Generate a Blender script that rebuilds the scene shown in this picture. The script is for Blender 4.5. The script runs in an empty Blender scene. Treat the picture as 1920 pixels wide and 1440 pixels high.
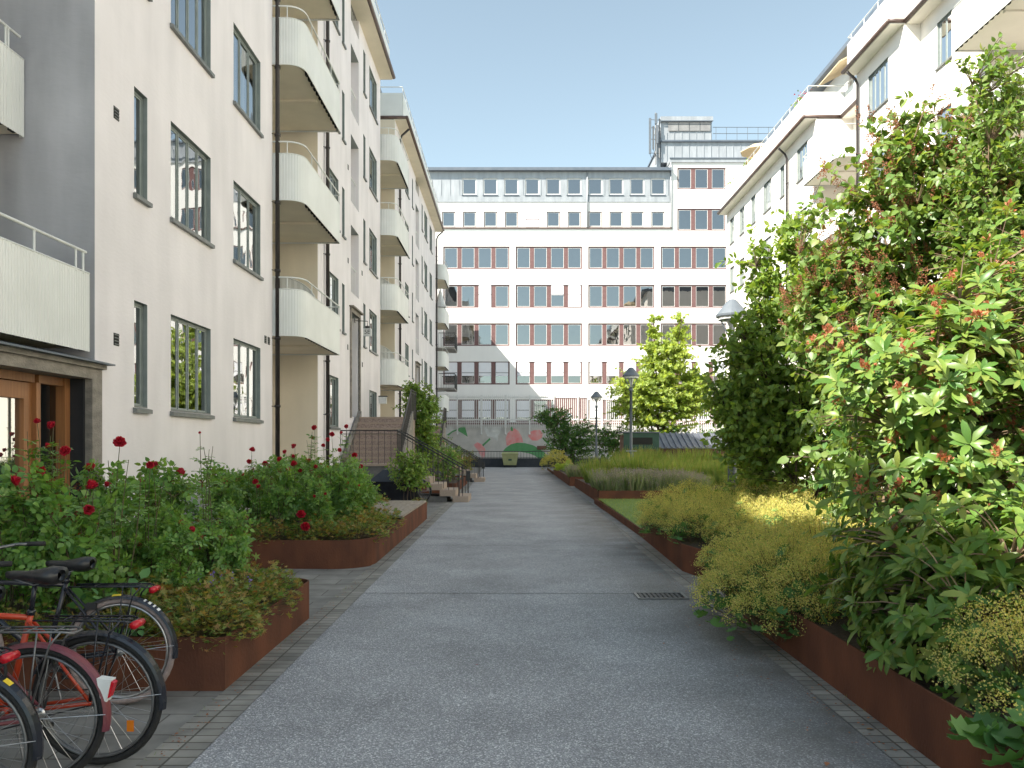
import bpy, math, random
import numpy as np
from mathutils import Vector, Matrix
R = math.radians
PI = math.pi
scene = bpy.context.scene
COL = scene.collection

# ------------------------------------------------------------------ camera, sky, sun, exposure
cam_d = bpy.data.cameras.new("camera")
cam = bpy.data.objects.new("camera", cam_d)
COL.objects.link(cam)
cam.location = (0, 0, 1.65)
cam.rotation_euler = (R(90), 0, 0)
cam_d.sensor_width = 36
cam_d.lens = 36 * 1500 / 1920
cam_d.shift_y = 114 / 1920
cam_d.shift_x = -2 / 1920
cam_d.clip_start = 0.05
cam_d.clip_end = 2000
scene.camera = cam

SUN_DIR = Vector((1.0, 0.66, -1.17)).normalized()
w = bpy.data.worlds.new("World")
scene.world = w
w.use_nodes = True
nt = w.node_tree
bg = nt.nodes['Background']
sk = nt.nodes.new('ShaderNodeTexSky')
sk.sky_type = 'NISHITA'
sk.sun_disc = False
sk.sun_elevation = math.asin(-SUN_DIR.z)
sk.sun_rotation = math.atan2(-SUN_DIR.x, -SUN_DIR.y) % (2 * PI)
sk.air_density = 1.0
sk.dust_density = 0.35
sk.ozone_density = 1.0
hs = nt.nodes.new('ShaderNodeHueSaturation')
hs.inputs['Saturation'].default_value = 0.64
nt.links.new(sk.outputs[0], hs.inputs['Color'])
tn = nt.nodes.new('ShaderNodeVectorMath')
tn.operation = 'MULTIPLY'
tn.inputs[1].default_value = (0.88, 0.97, 0.90)
nt.links.new(hs.outputs[0], tn.inputs[0])
nt.links.new(tn.outputs[0], bg.inputs[0])
bg.inputs[1].default_value = 0.095
sl = bpy.data.lights.new("sun", 'SUN')
sl.energy = 5.0
sl.angle = R(0.5)
sl.color = (1.0, 0.94, 0.84)
sun = bpy.data.objects.new("sun", sl)
sun.rotation_euler = SUN_DIR.to_track_quat('-Z', 'Y').to_euler()
sun.location = (-20, -15, 30)
COL.objects.link(sun)
scene.view_settings.view_transform = 'Standard'
scene.view_settings.look = 'None'
scene.view_settings.gamma = 1
scene.view_settings.exposure = 1.5
scene.cycles.max_bounces = 7
scene.cycles.transparent_max_bounces = 8
scene.cycles.diffuse_bounces = 4

# ------------------------------------------------------------------ materials
def newmat(name):
    m = bpy.data.materials.new(name)
    m.use_nodes = True
    return m, m.node_tree, m.node_tree.nodes['Principled BSDF']

def pm(name, c1, c2=None, scale=4.0, rough=0.7, bump=0.0, bscale=60.0, metal=0.0, stretch=(1, 1, 1), detail=5, spec=0.5, lo=0.35, hi=0.65):
    """two-tone procedural material with noise colour variation and noise bump"""
    m, t, b = newmat(name)
    N, L = t.nodes, t.links
    b.inputs['Roughness'].default_value = rough
    b.inputs['Metallic'].default_value = metal
    b.inputs['Specular IOR Level'].default_value = spec
    tc = N.new('ShaderNodeTexCoord')
    mp = N.new('ShaderNodeMapping')
    mp.inputs['Scale'].default_value = stretch
    L.new(tc.outputs['Object'], mp.inputs[0])
    if c2 is None:
        c2 = tuple(x * 0.85 for x in c1)
    n = N.new('ShaderNodeTexNoise')
    n.inputs['Scale'].default_value = scale
    n.inputs['Detail'].default_value = detail
    L.new(mp.outputs[0], n.inputs['Vector'])
    cr = N.new('ShaderNodeValToRGB')
    cr.color_ramp.elements[0].position = lo
    cr.color_ramp.elements[1].position = hi
    cr.color_ramp.elements[0].color = (*c1, 1)
    cr.color_ramp.elements[1].color = (*c2, 1)
    L.new(n.outputs[0], cr.inputs[0])
    L.new(cr.outputs[0], b.inputs['Base Color'])
    if bump:
        n2 = N.new('ShaderNodeTexNoise')
        n2.inputs['Scale'].default_value = bscale
        n2.inputs['Detail'].default_value = 4
        L.new(mp.outputs[0], n2.inputs['Vector'])
        bp = N.new('ShaderNodeBump')
        bp.inputs['Strength'].default_value = bump
        bp.inputs['Distance'].default_value = 0.02
        L.new(n2.outputs[0], bp.inputs['Height'])
        L.new(bp.outputs[0], b.inputs['Normal'])
    return m

def leafmat(name, cols, rough=0.45, trans=0.35, spec=0.4, gain=1.0):
    """foliage: a colour per leaf (random per island), partly translucent"""
    cols = [tuple(x * gain for x in c) for c in cols]
    m, t, b = newmat(name)
    N, L = t.nodes, t.links
    g = N.new('ShaderNodeNewGeometry')
    cr = N.new('ShaderNodeValToRGB')
    cr.color_ramp.elements[0].color = (*cols[0], 1)
    cr.color_ramp.elements[1].color = (*cols[-1], 1)
    for i, c in enumerate(cols[1:-1]):
        e = cr.color_ramp.elements.new((i + 1) / (len(cols) - 1))
        e.color = (*c, 1)
    L.new(g.outputs['Random Per Island'], cr.inputs[0])
    L.new(cr.outputs[0], b.inputs['Base Color'])
    b.inputs['Roughness'].default_value = rough
    b.inputs['Specular IOR Level'].default_value = spec
    tr = N.new('ShaderNodeBsdfTranslucent')
    mx = N.new('ShaderNodeMix')
    mx.data_type = 'RGBA'
    mx.blend_type = 'MULTIPLY'
    mx.inputs[0].default_value = 1
    L.new(cr.outputs[0], mx.inputs[6])
    mx.inputs[7].default_value = (1.9, 1.7, 0.7, 1)
    L.new(mx.outputs[2], tr.inputs[0])
    ms = N.new('ShaderNodeMixShader')
    ms.inputs[0].default_value = trans
    L.new(b.outputs[0], ms.inputs[1])
    L.new(tr.outputs[0], ms.inputs[2])
    L.new(ms.outputs[0], N['Material Output'].inputs[0])
    return m

def glassmat(name, base=0.12, ior=1.8, tint=(0.75, 0.8, 0.78), rough=0.01, wob=0.0):
    m, t, b = newmat(name)
    N, L = t.nodes, t.links
    N.remove(b)
    tr = N.new('ShaderNodeBsdfTransparent')
    tr.inputs[0].default_value = (*tint, 1)
    gl = N.new('ShaderNodeBsdfGlossy')
    gl.inputs['Roughness'].default_value = rough
    fr = N.new('ShaderNodeFresnel')
    fr.inputs[0].default_value = ior
    ad = N.new('ShaderNodeMath')
    ad.operation = 'ADD'
    ad.use_clamp = True
    ad.inputs[1].default_value = base
    L.new(fr.outputs[0], ad.inputs[0])
    ms = N.new('ShaderNodeMixShader')
    L.new(ad.outputs[0], ms.inputs[0])
    L.new(tr.outputs[0], ms.inputs[1])
    L.new(gl.outputs[0], ms.inputs[2])
    L.new(ms.outputs[0], N['Material Output'].inputs[0])
    if wob:
        tc = N.new('ShaderNodeTexCoord')
        n = N.new('ShaderNodeTexNoise')
        n.inputs['Scale'].default_value = 1.2
        L.new(tc.outputs['Object'], n.inputs['Vector'])
        bp = N.new('ShaderNodeBump')
        bp.inputs['Strength'].default_value = wob
        bp.inputs['Distance'].default_value = 0.05
        L.new(n.outputs[0], bp.inputs['Height'])
        L.new(bp.outputs[0], gl.inputs['Normal'])
    return m

def plastermat(name, c, rough=0.9, streak=0.06):
    """lime plaster: broad stains, faint vertical streaks, trowel bump"""
    m, t, b = newmat(name)
    N, L = t.nodes, t.links
    tc = N.new('ShaderNodeTexCoord')
    def noise(scale, st, det=4):
        mp = N.new('ShaderNodeMapping')
        mp.inputs['Scale'].default_value = st
        L.new(tc.outputs['Object'], mp.inputs[0])
        n = N.new('ShaderNodeTexNoise')
        n.inputs['Scale'].default_value = scale
        n.inputs['Detail'].default_value = det
        L.new(mp.outputs[0], n.inputs['Vector'])
        return n.outputs[0]
    a = noise(0.8, (1, 1, 1))
    s = noise(2.2, (1, 1, 0.18))
    add = N.new('ShaderNodeMath')
    add.operation = 'ADD'
    L.new(a, add.inputs[0])
    L.new(s, add.inputs[1])
    mr = N.new('ShaderNodeMapRange')
    mr.inputs[1].default_value = 0.7
    mr.inputs[2].default_value = 1.3
    mr.inputs[3].default_value = 1 - streak * 2
    mr.inputs[4].default_value = 1 + streak * 0.5
    L.new(add.outputs[0], mr.inputs[0])
    vm = N.new('ShaderNodeVectorMath')
    vm.operation = 'SCALE'
    vm.inputs[0].default_value = c
    L.new(mr.outputs[0], vm.inputs['Scale'])
    L.new(vm.outputs[0], b.inputs['Base Color'])
    b.inputs['Roughness'].default_value = rough
    b.inputs['Specular IOR Level'].default_value = 0.2
    h1 = noise(9, (1, 1, 2.5), 6)
    bp = N.new('ShaderNodeBump')
    bp.inputs['Strength'].default_value = 0.22
    bp.inputs['Distance'].default_value = 0.015
    L.new(h1, bp.inputs['Height'])
    L.new(bp.outputs[0], b.inputs['Normal'])
    return m

def brickmat(name, c1, c2, mortar, w_, h_, msize, rough=0.85, rot=0.0, off=0.5):
    m, t, b = newmat(name)
    N, L = t.nodes, t.links
    tc = N.new('ShaderNodeTexCoord')
    mp = N.new('ShaderNodeMapping')
    mp.inputs['Rotation'].default_value = (0, 0, rot)
    L.new(tc.outputs['Object'], mp.inputs[0])
    br = N.new('ShaderNodeTexBrick')
    br.offset = off
    br.inputs['Color1'].default_value = (*c1, 1)
    br.inputs['Color2'].default_value = (*c2, 1)
    br.inputs['Mortar'].default_value = (*mortar, 1)
    br.inputs['Scale'].default_value = 1
    br.inputs['Brick Width'].default_value = w_
    br.inputs['Row Height'].default_value = h_
    br.inputs['Mortar Size'].default_value = msize
    br.inputs['Mortar Smooth'].default_value = 0.3
    br.inputs['Bias'].default_value = 0.0
    L.new(mp.outputs[0], br.inputs['Vector'])
    n = N.new('ShaderNodeTexNoise')
    n.inputs['Scale'].default_value = 3
    n.inputs['Detail'].default_value = 8
    L.new(tc.outputs['Object'], n.inputs['Vector'])
    mr = N.new('ShaderNodeMapRange')
    mr.inputs[1].default_value = 0.3
    mr.inputs[2].default_value = 0.7
    mr.inputs[3].default_value = 0.65
    mr.inputs[4].default_value = 1.25
    L.new(n.outputs[0], mr.inputs[0])
    vm = N.new('ShaderNodeVectorMath')
    vm.operation = 'SCALE'
    L.new(br.outputs[0], vm.inputs[0])
    L.new(mr.outputs[0], vm.inputs['Scale'])
    L.new(vm.outputs[0], b.inputs['Base Color'])
    b.inputs['Roughness'].default_value = rough
    bp = N.new('ShaderNodeBump')
    bp.invert = True
    bp.inputs['Strength'].default_value = 0.6
    bp.inputs['Distance'].default_value = 0.006
    L.new(br.outputs['Fac'], bp.inputs['Height'])
    L.new(bp.outputs[0], b.inputs['Normal'])
    return m

def asphaltmat():
    m, t, b = newmat("asphalt")
    N, L = t.nodes, t.links
    tc = N.new('ShaderNodeTexCoord')
    # stone chips
    v = N.new('ShaderNodeTexVoronoi')
    v.inputs['Scale'].default_value = 135
    L.new(tc.outputs['Object'], v.inputs['Vector'])
    sep = N.new('ShaderNodeSeparateColor')
    L.new(v.outputs['Color'], sep.inputs[0])
    cr = N.new('ShaderNodeValToRGB')
    cr.color_ramp.elements[0].position = 0.0
    cr.color_ramp.elements[0].color = (0.165, 0.168, 0.178, 1)
    cr.color_ramp.elements[1].position = 1.0
    cr.color_ramp.elements[1].color = (0.66, 0.66, 0.67, 1)
    e = cr.color_ramp.elements.new(0.55)
    e.color = (0.265, 0.270, 0.285, 1)
    e = cr.color_ramp.elements.new(0.86)
    e.color = (0.36, 0.365, 0.378, 1)
    L.new(sep.outputs[0], cr.inputs[0])
    # broad wear and stains
    n = N.new('ShaderNodeTexNoise')
    n.inputs['Scale'].default_value = 0.9
    n.inputs['Detail'].default_value = 8
    n.inputs['Roughness'].default_value = 0.62
    L.new(tc.outputs['Object'], n.inputs['Vector'])
    mr = N.new('ShaderNodeMapRange')
    mr.inputs[1].default_value = 0.33
    mr.inputs[2].default_value = 0.68
    mr.inputs[3].default_value = 0.80
    mr.inputs[4].default_value = 1.20
    L.new(n.outputs[0], mr.inputs[0])
    vm = N.new('ShaderNodeVectorMath')
    vm.operation = 'SCALE'
    L.new(cr.outputs[0], vm.inputs[0])
    L.new(mr.outputs[0], vm.inputs['Scale'])
    # brown dirt blown against the right-hand edge
    sx = N.new('ShaderNodeSeparateXYZ')
    L.new(tc.outputs['Object'], sx.inputs[0])
    e2 = N.new('ShaderNodeMapRange')
    e2.inputs[1].default_value = 0.9
    e2.inputs[2].default_value = 2.0
    e2.inputs[4].default_value = 1.5
    L.new(sx.outputs['X'], e2.inputs[0])
    n3 = N.new('ShaderNodeTexNoise')
    n3.inputs['Scale'].default_value = 1.6
    n3.inputs['Detail'].default_value = 7
    L.new(tc.outputs['Object'], n3.inputs['Vector'])
    ml = N.new('ShaderNodeMath')
    ml.operation = 'MULTIPLY'
    ml.use_clamp = True
    L.new(e2.outputs[0], ml.inputs[0])
    L.new(n3.outputs[0], ml.inputs[1])
    mx = N.new('ShaderNodeMix')
    mx.data_type = 'RGBA'
    L.new(ml.outputs[0], mx.inputs[0])
    L.new(vm.outputs[0], mx.inputs[6])
    mx.inputs[7].default_value = (0.10, 0.092, 0.080, 1)
    L.new(mx.outputs[2], b.inputs['Base Color'])
    b.inputs['Roughness'].default_value = 0.8
    bp = N.new('ShaderNodeBump')
    bp.inputs['Strength'].default_value = 0.5
    bp.inputs['Distance'].default_value = 0.003
    L.new(v.outputs['Distance'], bp.inputs['Height'])
    L.new(bp.outputs[0], b.inputs['Normal'])
    return m

M = {}
M['plaster'] = plastermat("white_plaster", (0.83, 0.785, 0.79))
M['plaster_r'] = plastermat("bright_plaster", (0.84, 0.80, 0.74), streak=0.03)
M['plaster_far'] = plastermat("far_plaster", (0.80, 0.79, 0.76), streak=0.02)
M['cream'] = plastermat("cream_plaster", (0.78, 0.70, 0.56), streak=0.05)
M['palesoffit'] = plastermat("pale_soffit", (0.80, 0.76, 0.68), streak=0.03)
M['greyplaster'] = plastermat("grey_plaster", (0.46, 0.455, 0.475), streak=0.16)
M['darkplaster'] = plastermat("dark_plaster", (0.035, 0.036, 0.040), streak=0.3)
M['stone'] = pm("portal_stone", (0.30, 0.27, 0.23), (0.20, 0.18, 0.155), 6, 0.85, 0.7, 30, stretch=(1, 1, 1.5))
M['panel'] = pm("white_sheet_metal", (0.76, 0.77, 0.74), (0.68, 0.69, 0.66), 1.2, 0.5)
M['rail'] = pm("white_rail_paint", (0.75, 0.76, 0.73), (0.66, 0.67, 0.64), 3, 0.45)
M['winframe'] = pm("grey_green_paint", (0.19, 0.22, 0.21), (0.23, 0.26, 0.25), 5, 0.5)
M['wincase'] = pm("pale_casement_paint", (0.28, 0.32, 0.30), (0.34, 0.38, 0.36), 5, 0.5)
M['sill'] = pm("sill_zinc", (0.14, 0.15, 0.145), (0.19, 0.20, 0.19), 8, 0.5)
M['glass'] = glassmat("window_glass", 0.36, 1.75, wob=0.10)
M['glassfar'] = glassmat("coated_glass", 0.30, 1.6, tint=(0.6, 0.68, 0.7), wob=0.05)
M['sideglass'] = glassmat('side_glass', 0.02, 1.45, tint=(.35, .38, .38))
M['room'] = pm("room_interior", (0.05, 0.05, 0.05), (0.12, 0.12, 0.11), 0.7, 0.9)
M['curtain'] = pm("curtain_cloth", (0.62, 0.62, 0.58), (0.45, 0.46, 0.43), 18, 0.9, stretch=(1, 1, 0.05))
M['blind'] = pm("roller_blind", (0.78, 0.79, 0.82), (0.74, 0.75, 0.78), 2, 0.8)
M['pipe'] = pm("dark_brown_pipe", (0.022, 0.018, 0.018), (0.035, 0.028, 0.026), 6, 0.4)
M['gutter'] = pm("brown_gutter", (0.13, 0.085, 0.070), (0.085, 0.055, 0.048), 5, 0.5)
M['dark'] = pm("dark_gap", (0.02, 0.02, 0.018), None, 5, 0.9)
M['brownframe'] = pm("brown_frame_paint", (0.17, 0.090, 0.085), (0.14, 0.072, 0.068), 6, 0.55)
M['whiteframe'] = pm("white_frame_paint", (0.72, 0.71, 0.68), (0.64, 0.63, 0.60), 6, 0.5)
M['zinc'] = pm("zinc_cladding", (0.30, 0.32, 0.34), (0.38, 0.40, 0.42), 1.5, 0.45, metal=0.25, stretch=(2, 2, 0.4))
M['zincdark'] = pm("dark_zinc_edge", (0.09, 0.115, 0.145), (0.12, 0.14, 0.17), 2, 0.5)
M['concrete'] = pm("concrete", (0.36, 0.34, 0.31), (0.27, 0.255, 0.235), 2.5, 0.9, 0.4, 40)
M['wood'] = pm("oiled_pine", (0.34, 0.15, 0.055), (0.26, 0.11, 0.04), 3, 0.5, stretch=(9, 9, 0.6))
M['planks'] = pm("weathered_planks", (0.22, 0.115, 0.065), (0.13, 0.075, 0.05), 5, 0.8, 0.3, 30, stretch=(6, 6, 0.4))
M['greyboards'] = pm("greyed_boards", (0.34, 0.29, 0.23), (0.25, 0.21, 0.17), 5, 0.85, 0.3, 30, stretch=(5, 0.5, 1))
M['corten'] = pm("rusted_steel", (0.165, 0.066, 0.038), (0.105, 0.046, 0.030), 3.0, 0.9, 0.25, 60, stretch=(1, 1, 0.55), spec=0.15, detail=12, lo=0.36, hi=0.64)
M['soil'] = pm("dark_soil", (0.045, 0.032, 0.023), (0.075, 0.055, 0.038), 9, 0.95, 1.0, 30)
M['grass'] = pm("lawn_green", (0.085, 0.16, 0.03), (0.12, 0.20, 0.045), 3, 0.9, 0.8, 80)
M['slabs'] = brickmat("paving_slabs", (0.22, 0.215, 0.20), (0.18, 0.176, 0.168), (0.08, 0.074, 0.062), 0.7, 0.35, 0.006)
M['pavers'] = brickmat("edge_pavers", (0.27, 0.26, 0.235), (0.19, 0.185, 0.17), (0.09, 0.082, 0.068), 0.30, 0.105, 0.007, off=0.0)
M['asphalt'] = asphaltmat()
M['iron'] = pm("black_iron", (0.018, 0.018, 0.020), (0.03, 0.03, 0.03), 8, 0.5)
M['lampgrey'] = pm("lamp_post_grey", (0.13, 0.15, 0.175), (0.11, 0.13, 0.15), 5, 0.5)
M['stepstone'] = pm("granite_steps", (0.42, 0.33, 0.26), (0.33, 0.26, 0.21), 40, 0.85, 0.3, 90)
M['terrazzo'] = pm("pebble_risers", (0.24, 0.175, 0.15), (0.40, 0.31, 0.27), 30, 0.85, 0.4, 50)
M['steprock'] = pm("dark_base_stone", (0.16, 0.155, 0.15), (0.11, 0.11, 0.105), 6, 0.9, 0.4, 30)
M['bark'] = pm("bark", (0.11, 0.075, 0.05), (0.06, 0.042, 0.03), 14, 0.9, 0.6, 50, stretch=(1, 1, 0.3))
M['stem'] = pm("green_stem", (0.07, 0.085, 0.03), (0.11, 0.06, 0.035), 10, 0.7)
M['twig'] = pm("pale_twig", (0.22, 0.15, 0.09), (0.14, 0.095, 0.06), 12, 0.8)
M['l_rose'] = leafmat("rose_leaf", [(0.037, 0.088, 0.020), (0.061, 0.125, 0.026), (0.099, 0.165, 0.036), (0.061, 0.115, 0.036), (0.083, 0.130, 0.030)], 0.4, gain=2.15)
M['l_rose2'] = leafmat("rose_leaf_light", [(0.069, 0.140, 0.025), (0.115, 0.190, 0.035), (0.161, 0.210, 0.050)], 0.45, gain=1.6)
M['petal'] = leafmat("crimson_petal", [(0.42, 0.008, 0.028), (0.30, 0.005, 0.02), (0.55, 0.02, 0.05)], 0.55, 0.25)
M['petalpink'] = leafmat("pale_pink_petal", [(0.7, 0.40, 0.42), (0.75, 0.6, 0.58)], 0.6, 0.3)
M['hip'] = leafmat("faded_bloom", [(0.16, 0.05, 0.025), (0.22, 0.06, 0.03)], 0.7, 0.1)
M['l_ger'] = leafmat("cranesbill_leaf", [(0.06, 0.12, 0.025), (0.10, 0.16, 0.035), (0.16, 0.17, 0.045), (0.24, 0.16, 0.05), (0.09, 0.14, 0.03), (0.20, 0.09, 0.035)], 0.55, gain=1.5)
M['l_lilac'] = leafmat("lilac_leaf", [(0.062, 0.12, 0.026), (0.095, 0.16, 0.034), (0.135, 0.195, 0.05), (0.08, 0.14, 0.04), (0.17, 0.20, 0.06)], 0.42, 0.4, gain=1.5)
M['l_lilacd'] = leafmat("young_maple_leaf", [(0.060, 0.105, 0.020), (0.100, 0.150, 0.028), (0.077, 0.125, 0.028), (0.138, 0.170, 0.040)], 0.45, 0.4, gain=2.1)
M['l_rhodo'] = leafmat("rhododendron_leaf", [(0.045, 0.105, 0.022), (0.075, 0.145, 0.028), (0.13, 0.185, 0.036), (0.085, 0.155, 0.032), (0.17, 0.20, 0.045), (0.055, 0.12, 0.032)], 0.38, 0.32, 0.35, gain=1.45)
M['l_maple'] = leafmat("maple_leaf", [(0.179, 0.260, 0.055), (0.246, 0.330, 0.077), (0.302, 0.370, 0.099)], 0.5, 0.45, gain=1.15)
M['l_dark'] = leafmat("dark_shrub_leaf", [(0.035, 0.09, 0.025), (0.055, 0.12, 0.03), (0.08, 0.14, 0.035)], 0.5, 0.3, gain=1.5)
M['l_alch'] = leafmat("round_green_leaf", [(0.05, 0.13, 0.04), (0.07, 0.16, 0.05), (0.10, 0.19, 0.05)], 0.55, 0.3, gain=1.4)
M['froth'] = leafmat("yellow_froth", [(0.30, 0.28, 0.085), (0.38, 0.34, 0.12), (0.19, 0.24, 0.06), (0.33, 0.25, 0.10)], 0.7, 0.3, gain=1.85)
M['l_lav'] = leafmat("grey_green_blade", [(0.13, 0.17, 0.085), (0.18, 0.21, 0.12), (0.10, 0.15, 0.05), (0.22, 0.20, 0.15)], 0.7, 0.3, gain=1.35)
M['lavtip'] = leafmat("faded_lavender_tip", [(0.30, 0.24, 0.27), (0.38, 0.34, 0.30), (0.25, 0.20, 0.28)], 0.8, 0.2)
M['l_grass'] = leafmat("grass_blade", [(0.12, 0.20, 0.04), (0.18, 0.25, 0.06), (0.26, 0.25, 0.10)], 0.6, 0.4, gain=1.2)
M['seed'] = leafmat("brown_seed_head", [(0.17, 0.065, 0.035), (0.24, 0.10, 0.05), (0.12, 0.05, 0.03)], 0.8, 0.1, gain=1.5)
M['wilt'] = leafmat("wilted_truss", [(0.50, 0.18, 0.11), (0.36, 0.15, 0.07), (0.62, 0.30, 0.20)], 0.7, 0.25)
M['steel'] = pm("bright_steel", (0.55, 0.55, 0.55), (0.42, 0.42, 0.42), 20, 0.3, metal=0.9)
M['dullsteel'] = pm("dull_grey_steel", (0.20, 0.20, 0.20), (0.14, 0.14, 0.14), 20, 0.4, metal=0.6)
M['rubber'] = pm("black_rubber", (0.012, 0.012, 0.012), (0.022, 0.021, 0.02), 20, 0.75, 0.3, 120)
M['creamrubber'] = pm("pinkish_cream_rubber", (0.36, 0.29, 0.27), (0.27, 0.215, 0.20), 40, 0.8, 0.6, 150)
M['blackpaint'] = pm("gloss_black_paint", (0.012, 0.013, 0.018), (0.02, 0.022, 0.03), 6, 0.22)
M['orangepaint'] = pm("orange_red_paint", (0.52, 0.060, 0.018), (0.44, 0.045, 0.015), 6, 0.3)
M['maroon'] = pm("faded_maroon_paint", (0.13, 0.025, 0.045), (0.18, 0.05, 0.05), 6, 0.4)
M['redlens'] = pm("red_lens", (0.5, 0.01, 0.02), (0.4, 0.01, 0.015), 10, 0.2)
M['orangelens'] = pm("orange_reflector_lens", (0.75, 0.22, 0.02), (0.65, 0.18, 0.02), 10, 0.2)
M['yellow'] = pm("yellow_tape", (0.75, 0.55, 0.03), None, 10, 0.5)
M['white'] = pm("white_paint", (0.75, 0.75, 0.73), None, 6, 0.5)
M['leather'] = pm("black_vinyl", (0.014, 0.014, 0.015), (0.022, 0.022, 0.023), 9, 0.38, 0.35, 14)
M['bluepaint'] = pm("dark_blue_paint", (0.015, 0.03, 0.09), None, 6, 0.3)
M['darkwall'] = pm("dark_blue_grey_render", (0.030, 0.036, 0.045), (0.045, 0.05, 0.06), 3, 0.8)
M['muralgrey'] = pm("mural_pale_ground", (0.60, 0.57, 0.54), (0.50, 0.48, 0.45), 1.6, 0.9, 0.3, 20)
M['muralgreen'] = pm("mural_green", (0.10, 0.30, 0.115), (0.13, 0.34, 0.15), 2.5, 0.9)
M['muralpink'] = pm("mural_pink", (0.78, 0.25, 0.25), (0.74, 0.42, 0.40), 2.2, 0.9)
M['muralwhite'] = pm("mural_white", (0.75, 0.75, 0.73), (0.48, 0.48, 0.46), 1.8, 0.9)
M['brownbox'] = pm("brown_box_paint", (0.16, 0.075, 0.05), None, 6, 0.7)
M['bin'] = pm("pale_olive_plastic", (0.40, 0.41, 0.20), (0.34, 0.35, 0.165), 3, 0.6)
M['shedgreen'] = pm("dark_green_paint", (0.022, 0.065, 0.045), (0.03, 0.08, 0.055), 5, 0.6)
M['roofsteel'] = pm("blue_grey_corrugated", (0.095, 0.105, 0.13), (0.14, 0.15, 0.18), 3, 0.4, metal=0.3)
M['cover'] = pm("dark_tarpaulin", (0.028, 0.034, 0.05), (0.04, 0.048, 0.065), 3, 0.6, 0.4, 8)
M['louvre'] = pm("grey_louvre", (0.20, 0.20, 0.20), (0.26, 0.26, 0.26), 2, 0.6)
M['deadleaf'] = leafmat("dry_fallen_leaf", [(0.35, 0.22, 0.08), (0.25, 0.12, 0.05)], 0.8, 0.1)
M['awning'] = pm("beige_awning_cloth", (0.62, 0.50, 0.32), (0.55, 0.44, 0.28), 3, 0.9)

# ------------------------------------------------------------------ mesh helpers
class MB:
    def __init__(s):
        s.v = []; s.f = []; s.m = []
    def face(s, pts, mi=0):
        n = len(s.v)
        s.v.extend(tuple(p) for p in pts)
        s.f.append(tuple(range(n, n + len(pts))))
        s.m.append(mi)
    def hexa(s, c, mi=0):
        n = len(s.v)
        s.v.extend(tuple(p) for p in c)
        for q in ((0, 3, 2, 1), (4, 5, 6, 7), (0, 1, 5, 4), (1, 2, 6, 5), (2, 3, 7, 6), (3, 0, 4, 7)):
            s.f.append(tuple(n + i for i in q)); s.m.append(mi)
    def box(s, x0, x1, y0, y1, z0, z1, mi=0):
        x0, x1 = sorted((x0, x1)); y0, y1 = sorted((y0, y1)); z0, z1 = sorted((z0, z1))
        s.hexa([(x0, y0, z0), (x1, y0, z0), (x1, y1, z0), (x0, y1, z0), (x0, y0, z1), (x1, y0, z1), (x1, y1, z1), (x0, y1, z1)], mi)
    def tube(s, pts, r, n=6, mi=0, closed=False):
        pts = [Vector(p) for p in pts]
        k = len(pts)
        rs = r if isinstance(r, (list, tuple)) else [r] * k
        base = len(s.v)
        prev = None
        for i, p in enumerate(pts):
            if closed:
                d = pts[(i + 1) % k] - pts[i - 1]
            else:
                d = pts[min(i + 1, k - 1)] - pts[max(i - 1, 0)]
            if d.length < 1e-9: d = Vector((0, 0, 1))
            d.normalize()
            if prev is None:
                a = Vector((0, 0, 1)) if abs(d.z) < 0.9 else Vector((1, 0, 0))
                u = d.cross(a).normalized()
            else:
                u = prev - d * prev.dot(d)
                u = u.normalized() if u.length > 1e-6 else d.orthogonal().normalized()
            prev = u
            v = d.cross(u)
            for j in range(n):
                t = 2 * PI * j / n
                q = p + (u * math.cos(t) + v * math.sin(t)) * rs[i]
                s.v.append(q[:])
        last = k if closed else k - 1
        for i in range(last):
            a = base + i * n
            b = base + ((i + 1) % k) * n
            for j in range(n):
                j2 = (j + 1) % n
                s.f.append((a + j, a + j2, b + j2, b + j)); s.m.append(mi)
        if not closed and n > 3:
            s.f.append(tuple(base + j for j in range(n))[::-1]); s.m.append(mi)
            s.f.append(tuple(base + (k - 1) * n + j for j in range(n))); s.m.append(mi)
    def lathe(s, prof, c=(0, 0, 0), n=12, mi=0, rot=0.0):
        base = len(s.v)
        for (r, z) in prof:
            for j in range(n):
                t = 2 * PI * j / n + rot
                s.v.append((c[0] + r * math.cos(t), c[1] + r * math.sin(t), c[2] + z))
        for i in range(len(prof) - 1):
            for j in range(n):
                j2 = (j + 1) % n
                s.f.append((base + i * n + j, base + i * n + j2, base + (i + 1) * n + j2, base + (i + 1) * n + j)); s.m.append(mi)
        s.f.append(tuple(base + j for j in range(n))[::-1]); s.m.append(mi)
        s.f.append(tuple(base + (len(prof) - 1) * n + j for j in range(n))); s.m.append(mi)
    def build(s, name, mats, parent=None, smooth=False):
        me = bpy.data.meshes.new(name)
        me.from_pydata(s.v, [], s.f)
        if not isinstance(mats, (list, tuple)): mats = [mats]
        for m in mats: me.materials.append(m)
        me.polygons.foreach_set('material_index', s.m)
        if smooth:
            me.polygons.foreach_set('use_smooth', [True] * len(s.f))
        me.update()
        o = bpy.data.objects.new(name, me)
        COL.objects.link(o)
        if parent: o.parent = parent
        return o

def tag(o, label=None, cat=None, group=None, kind=None):
    if label: o['label'] = label
    if cat: o['category'] = cat
    if group: o['group'] = group
    if kind: o['kind'] = kind
    return o

def thing(name, label, cat, loc=(0, 0, 0), rz=0.0, group=None):
    o = bpy.data.objects.new(name, None)
    o.empty_display_size = 0.2
    COL.objects.link(o)
    o.location = loc
    o.rotation_euler = (0, 0, rz)
    return tag(o, label, cat, group)

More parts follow.
